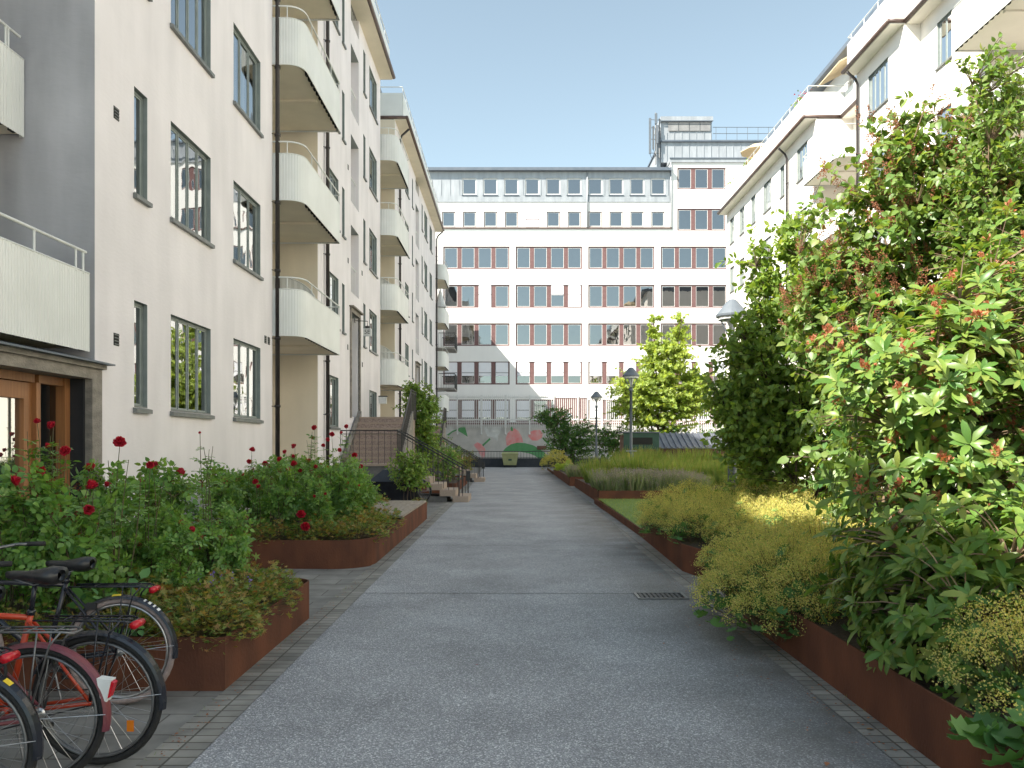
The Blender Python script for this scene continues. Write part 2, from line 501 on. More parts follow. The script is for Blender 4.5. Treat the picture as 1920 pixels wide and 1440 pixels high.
def dup(root, loc, rz=0.0, label=None, group=None, sc=1.0):
    r = root.copy(); COL.objects.link(r)
    r.location = loc; r.rotation_euler = (0, 0, rz); r.scale = (sc, sc, sc)
    if label: r['label'] = label
    if group: r['group'] = group
    for ch in list(root.children):
        c = ch.copy(); COL.objects.link(c); c.parent = r
        for g in list(ch.children):
            d = g.copy(); COL.objects.link(d); d.parent = c
    return r

def text_mesh(body, size, name, m, parent, loc, rot, ext=0.004):
    cu = bpy.data.curves.new(name, 'FONT')
    cu.body = body; cu.size = size; cu.extrude = ext
    cu.align_x = 'CENTER'; cu.align_y = 'CENTER'
    to = bpy.data.objects.new(name + "_src", cu)
    COL.objects.link(to)
    dg = bpy.context.evaluated_depsgraph_get()
    me = bpy.data.meshes.new_from_object(to.evaluated_get(dg))
    bpy.data.objects.remove(to)
    me.name = name
    me.materials.clear(); me.materials.append(m)
    o = bpy.data.objects.new(name, me)
    COL.objects.link(o)
    o.parent = parent; o.location = loc; o.rotation_euler = rot
    return o

def pbox(mb, P, u0, u1, d0, d1, z0, z1, mi=0):
    mb.hexa([P(u0, d0, z0), P(u1, d0, z0), P(u1, d1, z0), P(u0, d1, z0), P(u0, d0, z1), P(u1, d0, z1), P(u1, d1, z1), P(u0, d1, z1)], mi)

def wall(mb, P, u0, u1, z0, z1, holes, depth=0.14, mi=0, mr=0, d=0.0):
    """wall sheet in facade coordinates with real openings and reveals; hole=(u0,u1,z0,z1[,depth])"""
    us = sorted(set([u0, u1] + [h[0] for h in holes] + [h[1] for h in holes]))
    zs = sorted(set([z0, z1] + [h[2] for h in holes] + [h[3] for h in holes]))
    for i in range(len(us) - 1):
        uc = (us[i] + us[i + 1]) / 2
        hs = [h for h in holes if h[0] < uc < h[1]]
        zz = sorted(set([z0, z1] + [h[2] for h in hs] + [h[3] for h in hs]))
        for j in range(len(zz) - 1):
            zc = (zz[j] + zz[j + 1]) / 2
            if any(h[2] < zc < h[3] for h in hs): continue
            mb.face([P(us[i], d, zz[j]), P(us[i + 1], d, zz[j]), P(us[i + 1], d, zz[j + 1]), P(us[i], d, zz[j + 1])], mi)
    for h in holes:
        dd = d + (h[4] if len(h) > 4 else depth)
        a, b, c, e = h[:4]
        q_ = mi if len(h) > 4 else mr
        mb.face([P(a, d, c), P(a, dd, c), P(a, dd, e), P(a, d, e)], q_)
        mb.face([P(b, d, c), P(b, d, e), P(b, dd, e), P(b, dd, c)], q_)
        mb.face([P(a, d, e), P(a, dd, e), P(b, dd, e), P(b, d, e)], mr)
        mb.face([P(a, d, c), P(b, d, c), P(b, dd, c), P(a, dd, c)], mr)

rng = random.Random(7)
def window(parent, P, u0, u1, z0, z1, n, fm, cm, gm, sm, d=0.065, fw=0.038, cw=0.020, name='window', sill=True, curtain=0.0, mull=None):
    """one window: outer frame with mullions, casement frames, panes, sill, curtains"""
    e = 0.003
    a, b, c, t = u0 + e, u1 - e, z0 + e, z1 - e
    mb = MB()
    pbox(mb, P, a, a + fw, d, d + .07, c, t)
    pbox(mb, P, b - fw, b, d, d + .07, c, t)
    pbox(mb, P, a + fw, b - fw, d, d + .07, c, c + fw)
    pbox(mb, P, a + fw, b - fw, d, d + .07, t - fw, t)
    mw = fw if mull is None else mull
    inner = (b - a - 2 * fw - mw * (n - 1)) / n
    panes = MB()
    for k in range(n):
        x0 = a + fw + k * (inner + mw)
        x1 = x0 + inner
        if k: pbox(mb, P, x0 - mw, x0, d - .006, d + .07, c + fw, t - fw)
        if cw:
            q0, q1 = c + fw, t - fw
            pbox(mb, P, x0 + e, x0 + cw, d + .006, d + .05, q0 + e, q1 - e, 1)
            pbox(mb, P, x1 - cw, x1 - e, d + .006, d + .05, q0 + e, q1 - e, 1)
            pbox(mb, P, x0 + cw, x1 - cw, d + .006, d + .05, q0 + e, q0 + cw, 1)
            pbox(mb, P, x0 + cw, x1 - cw, d + .006, d + .05, q1 - cw, q1 - e, 1)
        panes.face([P(x0 + cw, d + .014, c + fw + cw), P(x1 - cw, d + .014, c + fw + cw), P(x1 - cw, d + .014, t - fw - cw), P(x0 + cw, d + .014, t - fw - cw)])
    wo = mb.build(name, [fm, cm], parent)
    panes.build('pane', gm, wo)
    if sill:
        s = MB()
        s.hexa([P(u0 - .04, -.06, z0 - .075), P(u1 + .04, -.06, z0 - .075), P(u1 + .04, -.003, z0 - .075), P(u0 - .04, -.003, z0 - .075),
                P(u0 - .04, -.06, z0 - .02), P(u1 + .04, -.06, z0 - .02), P(u1 + .04, -.003, z0 - .004), P(u0 - .04, -.003, z0 - .004)])
        pbox(s, P, u0 + e, u1 - e, -.003, d, z0 + .002, z0 + .02)
        s.build('sill', sm, wo)
    if curtain:
        cmh = MB()
        for k in range(n):
            if rng.random() > curtain: continue
            x0 = a + fw + k * (inner + mw); x1 = x0 + inner
            style = rng.random()
            if style < .5:
                x1 = x0 + inner * rng.uniform(.3, .6)
            zlo = c + fw if style < .8 else c + (t - c) * rng.uniform(.3, .6)
            m_ = 8
            for q in range(m_):
                ua, ub = x0 + (x1 - x0) * q / m_, x0 + (x1 - x0) * (q + 1) / m_
                da, db = d + .16 + .03 * (q % 2), d + .16 + .03 * ((q + 1) % 2)
                cmh.face([P(ua, da, zlo), P(ub, db, zlo), P(ub, db, t - fw), P(ua, da, t - fw)])
        if cmh.f: cmh.build('curtain', M['curtain'], wo)
    return wo

# ------------------------------------------------------------------ ground
def sheet(name, pts, z, m, kind='structure'):
    mb = MB()
    mb.face([(x, y, z) for x, y in pts])
    return tag(mb.build(name, m), kind=kind)

sheet('ground', [(-900, -900), (900, -900), (900, 900), (-900, 900)], -0.012, M['concrete'])
sheet('pavement', [(-5.13, 4.0), (-5.13, 58.9), (4.2, 58.9), (4.2, 24), (2.6, 24), (2.6, -14), (-11.2, -14), (-11.2, 4.0)], 0.0, M['slabs'])
sheet('path', [(-1.66, -12), (1.98, -12), (1.98, 13), (2.2, 20), (2.3, 58.8), (-2.2, 58.8), (-1.66, 30)], 0.005, M['asphalt'])
sheet('kerb_pavers_left', [(-1.93, -12), (-1.66, -12), (-1.66, 30), (-1.93, 30)], 0.009, M['pavers'])
sheet('kerb_pavers_right', [(1.98, -12), (2.25, -12), (2.4, 20), (2.2, 20), (1.98, 13)], 0.009, M['pavers'])
mb = MB()
for y in (8.86, 13.1, 20.4, 31.0, 4.0):
    xs = [-1.66 + i * .1 for i in range(37)]
    for i in range(36):
        a = y + .006 * math.sin(i * 1.7) + i * -.0012
        b2 = y + .006 * math.sin((i + 1) * 1.7) + (i + 1) * -.0012
        mb.face([(xs[i], a, .0075), (xs[i + 1], b2, .0075), (xs[i + 1], b2 + .012, .0075), (xs[i], a + .012, .0075)])
tag(mb.build('asphalt_joint', M['dark']), kind='structure')
sheet('lawn', [(2.3, 12.0), (12.9, 12.0), (12.9, 58.0), (4.3, 58.0), (4.3, 26), (2.42, 23.2)], 0.13, M['grass'])

# drain grate set in the asphalt
g = thing('drain_grate', 'rectangular iron drain grate set in the asphalt near the right edge', 'drain', (1.6, 8.68, .007))
mb = MB()
for x0, x1, y0, y1 in ((-.27, .27, -.18, -.15), (-.27, .27, .15, .18), (-.27, -.24, -.15, .15), (.24, .27, -.15, .15)):
    mb.box(x0, x1, y0, y1, 0, .012)
mb.build('frame', M['dullsteel'], g)
mb = MB()
for k in range(9):
    mb.box(-.225 + k * .05, -.195 + k * .05, -.15, .15, 0.001, .009)
mb.box(-.24, .24, -.01, .01, .002, .0095)
mb.build('bars', M['iron'], g)
mb = MB(); mb.face([(-.24, -.15, .0005), (.24, -.15, .0005), (.24, .15, .0005), (-.24, .15, .0005)]); mb.build('pit', M['dark'], g)

# ------------------------------------------------------------------ apartment blocks along the path
SILL0, STOREY, WINH = 2.16, 2.9, 1.45
ZE = 15.75
def sheet_path(pts, rad):
    """polyline in (y,i) with rounded corners"""
    out = [Vector(pts[0])]
    for k in range(1, len(pts) - 1):
        a, b, c = Vector(pts[k - 1]), Vector(pts[k]), Vector(pts[k + 1])
        r = rad[k]
        d1, d2 = (a - b).normalized(), (c - b).normalized()
        p1, p2 = b + d1 * r, b + d2 * r
        for j in range(9):
            t = j / 8
            out.append((1 - t) ** 2 * p1 + 2 * t * (1 - t) * b + t * t * p2)
    out.append(Vector(pts[-1]))
    return out

def resample(pts, step):
    out = [pts[0]]
    acc = 0
    for i in range(len(pts) - 1):
        a, b = pts[i], pts[i + 1]
        L_ = (b - a).length
        if L_ < 1e-6: continue
        t = step - acc
        while t < L_:
            out.append(a + (b - a) * (t / L_)); t += step
        acc = L_ - (t - step)
    out.append(pts[-1])
    return out

def ribbed(mb, P, path, z0, z1, step=.03, amp=.008):
    q = resample(path, step)
    n = len(q)
    off = []
    for i, p in enumerate(q):
        t = (q[min(i + 1, n - 1)] - q[max(i - 1, 0)]).normalized()
        nn = Vector((t.y, -t.x))
        off.append(p + nn * (amp if (i // 1) % 2 else 0))
    for i in range(n - 1):
        mb.face([P(off[i].x, off[i].y, z0), P(off[i + 1].x, off[i + 1].y, z0), P(off[i + 1].x, off[i + 1].y, z1), P(off[i].x, off[i].y, z1)])

def balcony(parent, P, y0, y1, ib, ifr, zb, r0=.42, screen=True, step=.03, rows=False, open_end=False):
    path = sheet_path([(y0, ib), (y0, ifr), (y1, ifr), (y1, ib)], [0, r0, .06, 0])
    slab = MB()
    inn = sheet_path([(y0 + .06, ib), (y0 + .06, ifr + .08), (y1 - .03, ifr + .08), (y1 - .03, ib)], [0, r0 - .05, .05, 0])
    for z, in_ in ((zb + .03, 0), (zb + .17, 1)):
        pts = [P(p.x, p.y, z) for p in inn]
        slab.face(pts)
    for i in range(len(inn) - 1):
        slab.face([P(inn[i].x, inn[i].y, zb + .03), P(inn[i + 1].x, inn[i + 1].y, zb + .03), P(inn[i + 1].x, inn[i + 1].y, zb + .17), P(inn[i].x, inn[i].y, zb + .17)])
    ym = (y0 + y1) / 2
    pbox(slab, P, ym - .05, ym + .05, ifr + .15, ib, zb - .02, zb + .029)
    so = slab.build('balcony', M['palesoffit'] if P(0, 0, 0)[0] > 0 else M['cream'], parent)
    pn = MB()
    ribbed(pn, P, path, zb, zb + 1.0, step, .005)
    pn.tube([P(p.x, p.y, zb + 1.0) for p in path], .013, 5)
    pn.tube([P(p.x, p.y, zb + .005) for p in path], .010, 5)
    pn.build('panel', M['panel'], so)
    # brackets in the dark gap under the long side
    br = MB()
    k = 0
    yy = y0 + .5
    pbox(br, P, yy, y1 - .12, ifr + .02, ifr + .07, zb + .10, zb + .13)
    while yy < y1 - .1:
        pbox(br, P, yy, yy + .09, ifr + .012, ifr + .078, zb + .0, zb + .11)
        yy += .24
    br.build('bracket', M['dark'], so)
    rl = MB()
    rp = [p for p in path if p.y < ib - .05 or True]
    rl.tube([P(p.x, p.y, zb + 1.25) for p in path], .018, 6)
    q = resample(path, .95)
    for p in q[1:-1]:
        rl.tube([P(p.x, p.y + .0, zb + .98), P(p.x, p.y, zb + 1.25)], .011, 5)
    rl.build('railing', M['rail'], so)
    if screen:
        sc = MB()
        # privacy screen with a quarter-round outer corner
        w_ = ib - (ifr + .55)
        H = 1.62
        n = 22
        for k in range(n):
            a = ib - w_ * k / n
            b2 = ib - w_ * (k + 1) / n
            def top(i_):
                f = (ib - i_) / w_
                if f < .35: return H
                t = (f - .35) / .65
                return H * (.50 + .50 * math.sqrt(max(0, 1 - t * t)))
            sc.face([P(y1 - .12 + .01 * (k % 2), a, zb + .18), P(y1 - .12 + .01 * ((k + 1) % 2), b2, zb + .18),
                     P(y1 - .12 + .01 * ((k + 1) % 2), b2, zb + .4 + top(b2)), P(y1 - .12 + .01 * (k % 2), a, zb + .4 + top(a))])
        sc.tube([P(y1 - .13, ib - w_ * k / 20, zb + .4 + (H if k / 20 < .35 else H * (.5 + .5 * math.sqrt(max(0, 1 - ((k / 20 - .35) / .65) ** 2))))) for k in range(21)], .014, 5)
        sc.build('privacy_screen', M['panel'], so)
    return so

def apartment(name, label, X0, s, segs, mw, first=0, last=5, attic_i=2.0, back=11.0, glass=None, door_boost=None, balc=True):
    root = thing(name, label, 'apartment building', (0, 0, 0))
    P = lambda u, d, z: (X0 + s * d, u, z)
    glass = glass or M['glass']
    wb = MB()
    inter = MB()
    eave = MB(); par = MB(); rails = MB(); gut = MB(); soff = MB()
    prev = None
    for sg in segs:
        y0, y1, ins = sg['y0'], sg['y1'], sg['i']
        Pi = (lambda ii: (lambda u, d, z: (X0 + s * (d + ii), u, z)))(ins)
        mi = sg.get('mi', 0)
        holes = list(sg.get('extra', []))
        wins = []
        for wd in sg.get('w', []):
            a, b, n = wd[:3]
            rows = wd[3] if len(wd) > 3 else range(first, last)
            for k in rows:
                holes.append((a, b, SILL0 + STOREY * k, SILL0 + STOREY * k + WINH))
                wins.append((a, b, SILL0 + STOREY * k, SILL0 + STOREY * k + WINH, n))
        for (a, b) in sg.get('slot', []):
            for k in range(4):
                z = 6.5 + 2.87 * k
                holes.append((a, b, z, z + (2.12 if k < 3 else 2.5), 0.8))
        for (a, b) in sg.get('bdoor', []):
            for k in range(4):
                z = 4.2 + STOREY * k
                holes.append((a, b, z, z + 2.1))
                wins.append((a, b, z, z + 2.1, 2))
        wall(wb, Pi, y0, y1, 0, ZE, holes, mi=mi, mr=3)
        if prev is not None and abs(prev - ins) > 1e-6:
            wb.face([P(y0, prev, 0), P(y0, ins, 0), P(y0, ins, ZE), P(y0, prev, ZE)], sg.get('mret', 0))
        prev = ins
        for wd in wins:
            far = wd[0] > 36
            window(root, Pi, *wd[:4], wd[4], M['winframe'], M['wincase'], glass, M['sill'], curtain=.4)
        for (a, b) in sg.get('slot', []):
            for k in range(4):
                z = 6.5 + 2.87 * k
                rr = MB()
                rr.tube([Pi(a, .1, z + .9), Pi(b, .1, z + .9)], .02, 5)
                m_ = 6
                for q in range(m_):
                    u = a + (b - a) * (q + .5) / m_
                    rr.tube([Pi(u, .1, z + .02), Pi(u, .1, z + .9)], .008, 4)
                rr.build('loggia_railing', M['rail'], root)
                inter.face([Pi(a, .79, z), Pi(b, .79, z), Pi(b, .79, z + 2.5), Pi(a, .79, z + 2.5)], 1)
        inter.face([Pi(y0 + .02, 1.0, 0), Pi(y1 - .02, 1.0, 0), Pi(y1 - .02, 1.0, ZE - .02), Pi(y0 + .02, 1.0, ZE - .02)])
        # eave, gutter, terrace parapet
        pbox(soff, Pi, y0, y1, -.48, .05, ZE, ZE + .12)
        pbox(eave, Pi, y0, y1, .05, back - ins, ZE, ZE + .12)
        gut.tube([Pi(y0 - .02, -.52, ZE + .10), Pi(y1 + .02, -.52, ZE + .10)], .075, 8)
        pbox(gut, Pi, y0, y1, -.50, -.36, ZE + .121, ZE + .165)
        ribbed(par, Pi, [Vector((y0, -.36)), Vector((y1, -.36))], ZE + .17, ZE + 1.15, .05, .008)
        pbox(par, Pi, y0 + .01, y1 - .01, -.35, -.29, ZE + .17, ZE + 1.14)
        rails.tube([Pi(y0, -.33, ZE + 1.42), Pi(y1, -.33, ZE + 1.42)], .02, 6)
        yy = y0 + .1
        while yy < y1:
            rails.tube([Pi(yy, -.33, ZE + 1.12), Pi(yy, -.33, ZE + 1.42)], .012, 5)
            yy += 1.1
    # returns of parapet and gutter where the facade steps
    for a, b in zip(segs[:-1], segs[1:]):
        if abs(a['i'] - b['i']) > 1e-6:
            y = b['y0']
            i0, i1 = sorted((a['i'], b['i']))
            gut.tube([P(y, i0 - .5, ZE + .10), P(y, i1 - .5, ZE + .10)], .07, 8)
            pbox(par, P, y - .03, y + .03, i0 - .35, i1 - .36, ZE + .17, ZE + 1.15)
            rails.tube([P(y, i0 - .33, ZE + 1.42), P(y, i1 - .33, ZE + 1.42)], .02, 6)
    y0, y1 = segs[0]['y0'], segs[-1]['y1']
    i0, i1 = segs[0]['i'], segs[-1]['i']
    for y, i in ((y0, i0), (y1, i1)):
        wb.face([P(y, i, 0), P(y, back, 0), P(y, back, ZE), P(y, i, ZE)])
        pbox(par, P, y - .03, y + .03, i - .35, attic_i if i <= 2 else i + 1.3, ZE + .17, ZE + 1.15)
    wb.face([P(y0, back, 0), P(y1, back, 0), P(y1, back, 18.8), P(y0, back, 18.8)])
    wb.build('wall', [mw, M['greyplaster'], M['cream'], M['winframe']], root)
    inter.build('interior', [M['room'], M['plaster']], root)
    eave.build('terrace_floor', M['concrete'], root)
    soff.build('soffit', M['palesoffit'] if s > 0 else M['cream'], root)
    gut.build('gutter', M['gutter'], root, True)
    par.build('parapet', M['panel'], root)
    rails.build('terrace_railing', M['rail'], root)
    # attic storey, set back behind the terrace
    runs = []
    for sg in segs:
        ai = attic_i if sg['i'] <= 2 else 8.0  # unseen attic over deep segments pushed back to let the sun through
        if runs and abs(runs[-1][2] - ai) < 1e-6: runs[-1][1] = sg['y1']
        else: runs.append([sg['y0'], sg['y1'], ai])
    am = MB(); rf = MB(); inter2 = MB()
    for (ya, yb, ai) in runs:
        ah = []
        yy = ya + 1.5
        while yy < yb - 2.5:
            ah.append((yy, yy + 1.3, ZE + 1.0, ZE + 2.3)); yy += 3.6
        Pa = (lambda q: (lambda u, d, z: (X0 + s * (d + q), u, z)))(ai)
        wall(am, Pa, ya + .02, yb - .02, ZE + .12, 18.75, ah)
        for ye in (ya + .02, yb - .02):
            am.face([P(ye, ai, ZE + .12), P(ye, back, ZE + .12), P(ye, back, 18.75), P(ye, ai, 18.75)])
        for h in ah:
            window(root, Pa, *h[:4], 2, M['winframe'], M['wincase'], glass, M['sill'], curtain=.5)
        rf.hexa([P(ya, ai - .7, 18.75), P(yb, ai - .7, 18.75), P(yb, back + .3, 18.75), P(ya, back + .3, 18.75),
                 P(ya, ai - .7, 18.95), P(yb, ai - .7, 18.95), P(yb, back + .3, 19.9), P(ya, back + .3, 19.9)])
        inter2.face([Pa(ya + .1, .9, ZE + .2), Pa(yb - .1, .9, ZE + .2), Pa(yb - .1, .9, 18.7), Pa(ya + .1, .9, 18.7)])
    am.build('attic_wall', mw, root)
    rf.build('roof', M['zincdark'], root)
    inter2.build('attic_interior', M['room'], root)
    return root, P

def drainpipe(root, P, y, i=-.08, z0=0.0, z1=ZE, r=.05, brk=True):
    mb = MB()
    mb.tube([P(y, i, z0), P(y, i, z1 - .5), P(y, i - .08, z1 - .3), P(y, i - .40, z1 - .02)], r, 8)
    z = z0 + 1.0
    while z < z1 - .6:
        mb.tube([P(y, i, z), P(y, i, z + .05)], r * 1.35, 8)
        if brk: mb.tube([P(y - .0, i, z + .02), P(y - .12, 0.0, z + .02)], .008, 4)
        z += 1.45
    mb.build('drainpipe', M['pipe'], root, True)

def vent(root, P, y, z, w_=.14, h=.16):
    mb = MB()
    pbox(mb, P, y, y + w_, -.004, -.001, z, z + h)
    for k in range(4):
        pbox(mb, P, y + .01, y + w_ - .01, -.014, -.004, z + h * (k + .35) / 4, z + h * (k + .62) / 4, 1)
    mb.build('vent', [M['dark'], M['sill']], root)

ALL5 = range(5)
# left block, nearest: unseen wing placed to shape sun and shade, entrance section, recess with balconies, stair section
segs1 = [
    dict(y0=-14, y1=4.0, i=6.2, w=[(-12, -10.6, 3), (-8, -6.6, 3), (-3.6, -2.2, 3), (0.6, 2.0, 3)], mi=0),
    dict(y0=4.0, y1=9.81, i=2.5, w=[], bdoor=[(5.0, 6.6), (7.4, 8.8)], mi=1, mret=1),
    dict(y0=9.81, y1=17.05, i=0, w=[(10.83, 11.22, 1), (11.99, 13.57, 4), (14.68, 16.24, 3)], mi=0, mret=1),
    dict(y0=17.05, y1=21.0, i=1.6, bdoor=[(17.6, 18.6), (19.0, 20.4)], mret=0),
    dict(y0=21.0, y1=30.9, i=0, w=[(22.3, 23.5, 3), (24.0, 24.35, 1, [1, 2, 3, 4]), (27.4, 27.8, 1, [1, 2, 3, 4]), (28.55, 30.1, 3)], slot=[(25.3, 26.6)], extra=[(25.25, 26.6, 2.55, 5.85, .5)], mret=2),
]
b1, P1 = apartment('apartment_building', 'nearest white plastered apartment block on the left, with the wooden entrance door', -5.13, -1, segs1, M['plaster'])
for k in range(4):
    balcony(b1, P1, 17.1, 20.8, 1.6, -.63, 3.98 + STOREY * k, step=.03)
for y in (17.12, 21.75):
    drainpipe(b1, P1, y, -.09)
vent(b1, P1, 10.27, 2.93); vent(b1, P1, 10.27, 5.85); vent(b1, P1, 16.5, 3.75); vent(b1, P1, 16.72, 3.75); vent(b1, P1, 24.75, 4.6); vent(b1, P1, 27.15, 4.3)
vent(b1, P1, 27.1, 7.4); vent(b1, P1, 24.8, 7.3); vent(b1, P1, 24.8, 10.2)
# lower wing balcony above the entrance canopy, flush with the facade; upper ones shallower
def wing_balcony(zb, y0, y1, ib, ifr):
    path = [Vector((y0, ib)), Vector((y0, ifr)), Vector((y1, ifr))]
    slab = MB(); pbox(slab, P1, y0 + .03, y1 - .01, ifr + .05, ib, zb + .02, zb + .16)
    so = slab.build('balcony', M['cream'], b1)
    pn = MB(); ribbed(pn, P1, path, zb - .02, zb + .93, .025, .009)
    pn.tube([P1(p.x, p.y, zb + .93) for p in path], .013, 5)
    pbox(pn, P1, y1 - .012, y1, ifr + .004, ifr + .05, zb - .02, zb + .93)
    pn.build('panel', M['panel'], so)
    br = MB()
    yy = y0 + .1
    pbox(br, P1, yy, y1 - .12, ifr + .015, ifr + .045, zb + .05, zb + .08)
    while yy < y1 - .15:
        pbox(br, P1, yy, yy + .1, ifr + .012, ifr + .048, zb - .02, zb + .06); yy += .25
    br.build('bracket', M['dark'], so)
    rl = MB(); rl.tube([P1(p.x, p.y, zb + 1.17) for p in path[:2]] + [P1(y1 - .08, ifr, zb + 1.17)], .018, 8)
    for p in resample(path, .98)[1:]:
        if p.x < y1 - .05: rl.tube([P1(p.x, p.y, zb + .9), P1(p.x, p.y, zb + 1.17)], .013, 6)
    rl.tube([P1(y1 - .3, ifr, zb + .9), P1(y1 - .3, ifr, zb + 1.17)], .013, 6)
    rl.build('railing', M['rail'], so)
wing_balcony(2.80, 5.2, 9.72, 2.5, .02)
for k in (0, 1, 2, 3):
    wing_balcony(5.43 + 2.9 * k, 5.2, 9.79, 2.5, .86)
# entrance portal
por = MB()
pbox(por, P1, 5.2, 9.93, -.03, 2.5, 2.45, 2.58)
pbox(por, P1, 5.2, 9.97, -.07, .10, 2.581, 2.635)
pbox(por, P1, 9.70, 9.93, -.03, .06, 0, 2.45)
pbox(por, P1, 5.2, 5.45, -.03, .30, 0, 2.45)
po = por.build('entrance_portal', M['stone'], b1)
r_ = MB(); r_.hexa([P1(5.1, -.15, 2.637), P1(10.02, -.15, 2.637), P1(10.02, .4, 2.637), P1(5.1, .4, 2.637), P1(5.1, -.15, 2.655), P1(10.02, -.15, 2.655), P1(9.9, .4, 2.78), P1(5.1, .4, 2.78)])
r_.build('canopy_roof', M['zincdark'], po)
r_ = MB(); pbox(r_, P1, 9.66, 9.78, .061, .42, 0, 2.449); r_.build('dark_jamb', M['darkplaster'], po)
df = MB()
D0 = .27
def dbar(a, b, z0, z1, d0=D0, d1=D0 + .1): pbox(df, P1, a, b, d0, d1, z0, z1)
dbar(9.55, 9.675, 0.1, 2.445, .22, .40); dbar(8.98, 9.06, .1, 2.35, .22, .38); dbar(9.06, 9.55, 2.35, 2.445, .24, .38); dbar(6.2, 8.98, 2.35, 2.445, .24, .38)
dbar(8.83, 8.975, .1, 2.34); dbar(8.0, 8.83, 2.16, 2.34); dbar(7.88, 8.0, .1, 2.34); dbar(8.0, 8.83, .1, .35)
dbar(7.80, 7.87, .1, 2.35, .22, .38); dbar(6.9, 7.0, .1, 2.35, .22, .38); dbar(6.2, 6.32, .1, 2.35, .22, .38)
dbar(9.06, 9.55, .1, .22)
do = df.build('entrance_door', M['wood'], b1)
gp = MB()
gp.face([P1(8.0, D0 + .05, .35), P1(8.83, D0 + .05, .35), P1(8.83, D0 + .05, 2.16), P1(8.0, D0 + .05, 2.16)])
gp.build('door_glass', glassmat('door_glass', 0.45, 1.6), do)
gp = MB()
gp.face([P1(9.06, D0 + .06, .22), P1(9.55, D0 + .06, .22), P1(9.55, D0 + .06, 2.35), P1(9.06, D0 + .06, 2.35)])
gp.build('side_glass', M['sideglass'], do)
gp = MB()
gp.face([P1(6.32, D0 + .06, .12), P1(7.80, D0 + .06, .12), P1(7.80, D0 + .06, 2.35), P1(6.32, D0 + .06, 2.35)])
gp.build('side_glass', M['sideglass'], do)
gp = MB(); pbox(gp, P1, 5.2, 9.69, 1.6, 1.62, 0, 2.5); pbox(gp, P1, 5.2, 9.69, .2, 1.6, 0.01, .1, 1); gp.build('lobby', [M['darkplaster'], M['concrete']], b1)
hd = MB(); hd.tube([P1(8.05, .20, .95), P1(8.05, .20, 1.35)], .012, 6); hd.tube([P1(8.05, .20, 1.0), P1(8.05, .28, 1.0)], .009, 5); hd.tube([P1(8.05, .20, 1.3), P1(8.05, .28, 1.3)], .009, 5)
hd.build('handle', M['steel'], do)
# upper entrance with stone frame
def upper_door(root, P, ya, yb):
    m_ = MB()
    pbox(m_, P, ya - .12, ya, -.05, .02, 2.5, 5.98); pbox(m_, P, yb, yb + .12, -.05, .02, 2.5, 5.98)
    pbox(m_, P, ya, yb, -.05, .02, 5.85, 5.98); pbox(m_, P, ya - .2, yb + .2, -.14, .0, 5.985, 6.03)
    fo = m_.build('door_surround', M['stone'], root)
    m_ = MB()
    for a, b, z0, z1 in ((ya + .02, ya + .12, 2.55, 5.8), (yb - .12, yb - .02, 2.55, 5.8), (ya + .12, yb - .12, 4.6, 4.7), (ya + .12, yb - .12, 5.7, 5.8), (ya + .12, yb - .12, 2.55, 2.85)):
        pbox(m_, P, a, b, .38, .45, z0, z1)
    d_ = m_.build('door', M['dullsteel'], root)
    m_ = MB(); m_.face([P(ya + .12, .42, 2.85), P(yb - .12, .42, 2.85), P(yb - .12, .42, 5.7), P(ya + .12, .42, 5.7)])
    m_.build('door_glass', M['glass'], d_)
upper_door(b1, P1, 25.25, 26.6)

def sign_lamp(P, y, txt, label):
    t = thing('house_number_lamp', label, 'sign', P(y, 0, 5.35))
    dx = .42
    m_ = MB(); m_.tube([(0, 0, .32), (dx, 0, .30), (dx, 0, .14)], .012, 5); m_.box(0, .02, -.05, .05, .25, .40)
    m_.build('bracket', M['iron'], t)
    m_ = MB(); m_.lathe([(.075, .06), (.075, .14), (.03, .15)], (dx, 0, 0), 10); m_.build('cap', M['iron'], t)
    m_ = MB(); m_.box(dx - .12, dx + .12, -.075, .075, -.18, .06); m_.build('lamp_shade', M['white'], t)
    text_mesh(txt, .19, 'number', M['iron'], t, (dx, -.079, -.06), (R(90), 0, 0))
    return t
sign_lamp(P1, 25.9, "5E", 'small white box sign reading 5E on an iron bracket above the nearer raised doorway')
ws = thing('wall_sign', 'small white box sign mounted by the far corner of the nearest left block', 'sign', P1(30.55, 0, 3.35))
m_ = MB(); m_.box(0, .30, -.05, .05, -.13, .13); m_.build('sign_box', M['white'], ws)
m_ = MB(); m_.box(-.0, .34, -.07, .07, .131, .17); m_.build('cap', M['iron'], ws)

segs2 = [
    dict(y0=30.95, y1=34.7, i=1.6, bdoor=[(31.4, 32.3), (32.8, 34.2)]),
    dict(y0=34.7, y1=53.0, i=0, w=[(38.0, 39.3, 3), (40.6, 41.0, 1), (44.9, 45.4, 1), (46.2, 47.8, 3), (49.2, 50.6, 3)], slot=[(42.1, 43.6)], extra=[(42.1, 43.6, 2.55, 5.85, .5)], mret=2),
]
b2, P2 = apartment('apartment_building', 'middle white plastered apartment block on the left, behind the climbing bush', -5.13, -1, segs2, M['plaster'])
for k in range(4):
    balcony(b2, P2, 31.0, 34.5, 1.6, -.63, 3.98 + STOREY * k, step=.05)
for y in (35.7, 52.85):
    drainpipe(b2, P2, y, -.09)
upper_door(b2, P2, 42.1, 43.6)
segs3 = [
    dict(y0=53.1, y1=66.0, i=2.4, w=[(58.2, 59.4, 3), (61, 62.2, 3)], bdoor=[(54.0, 56.2)]),
]
b3, P3 = apartment('apartment_building', 'farthest apartment block on the left, set back beside the office building', -5.13, -1, segs3, M['plaster'])
for k in range(4):
    balcony(b3, P3, 53.3, 56.6, 2.4, -.60, 3.98 + STOREY * k, step=.06, screen=False)
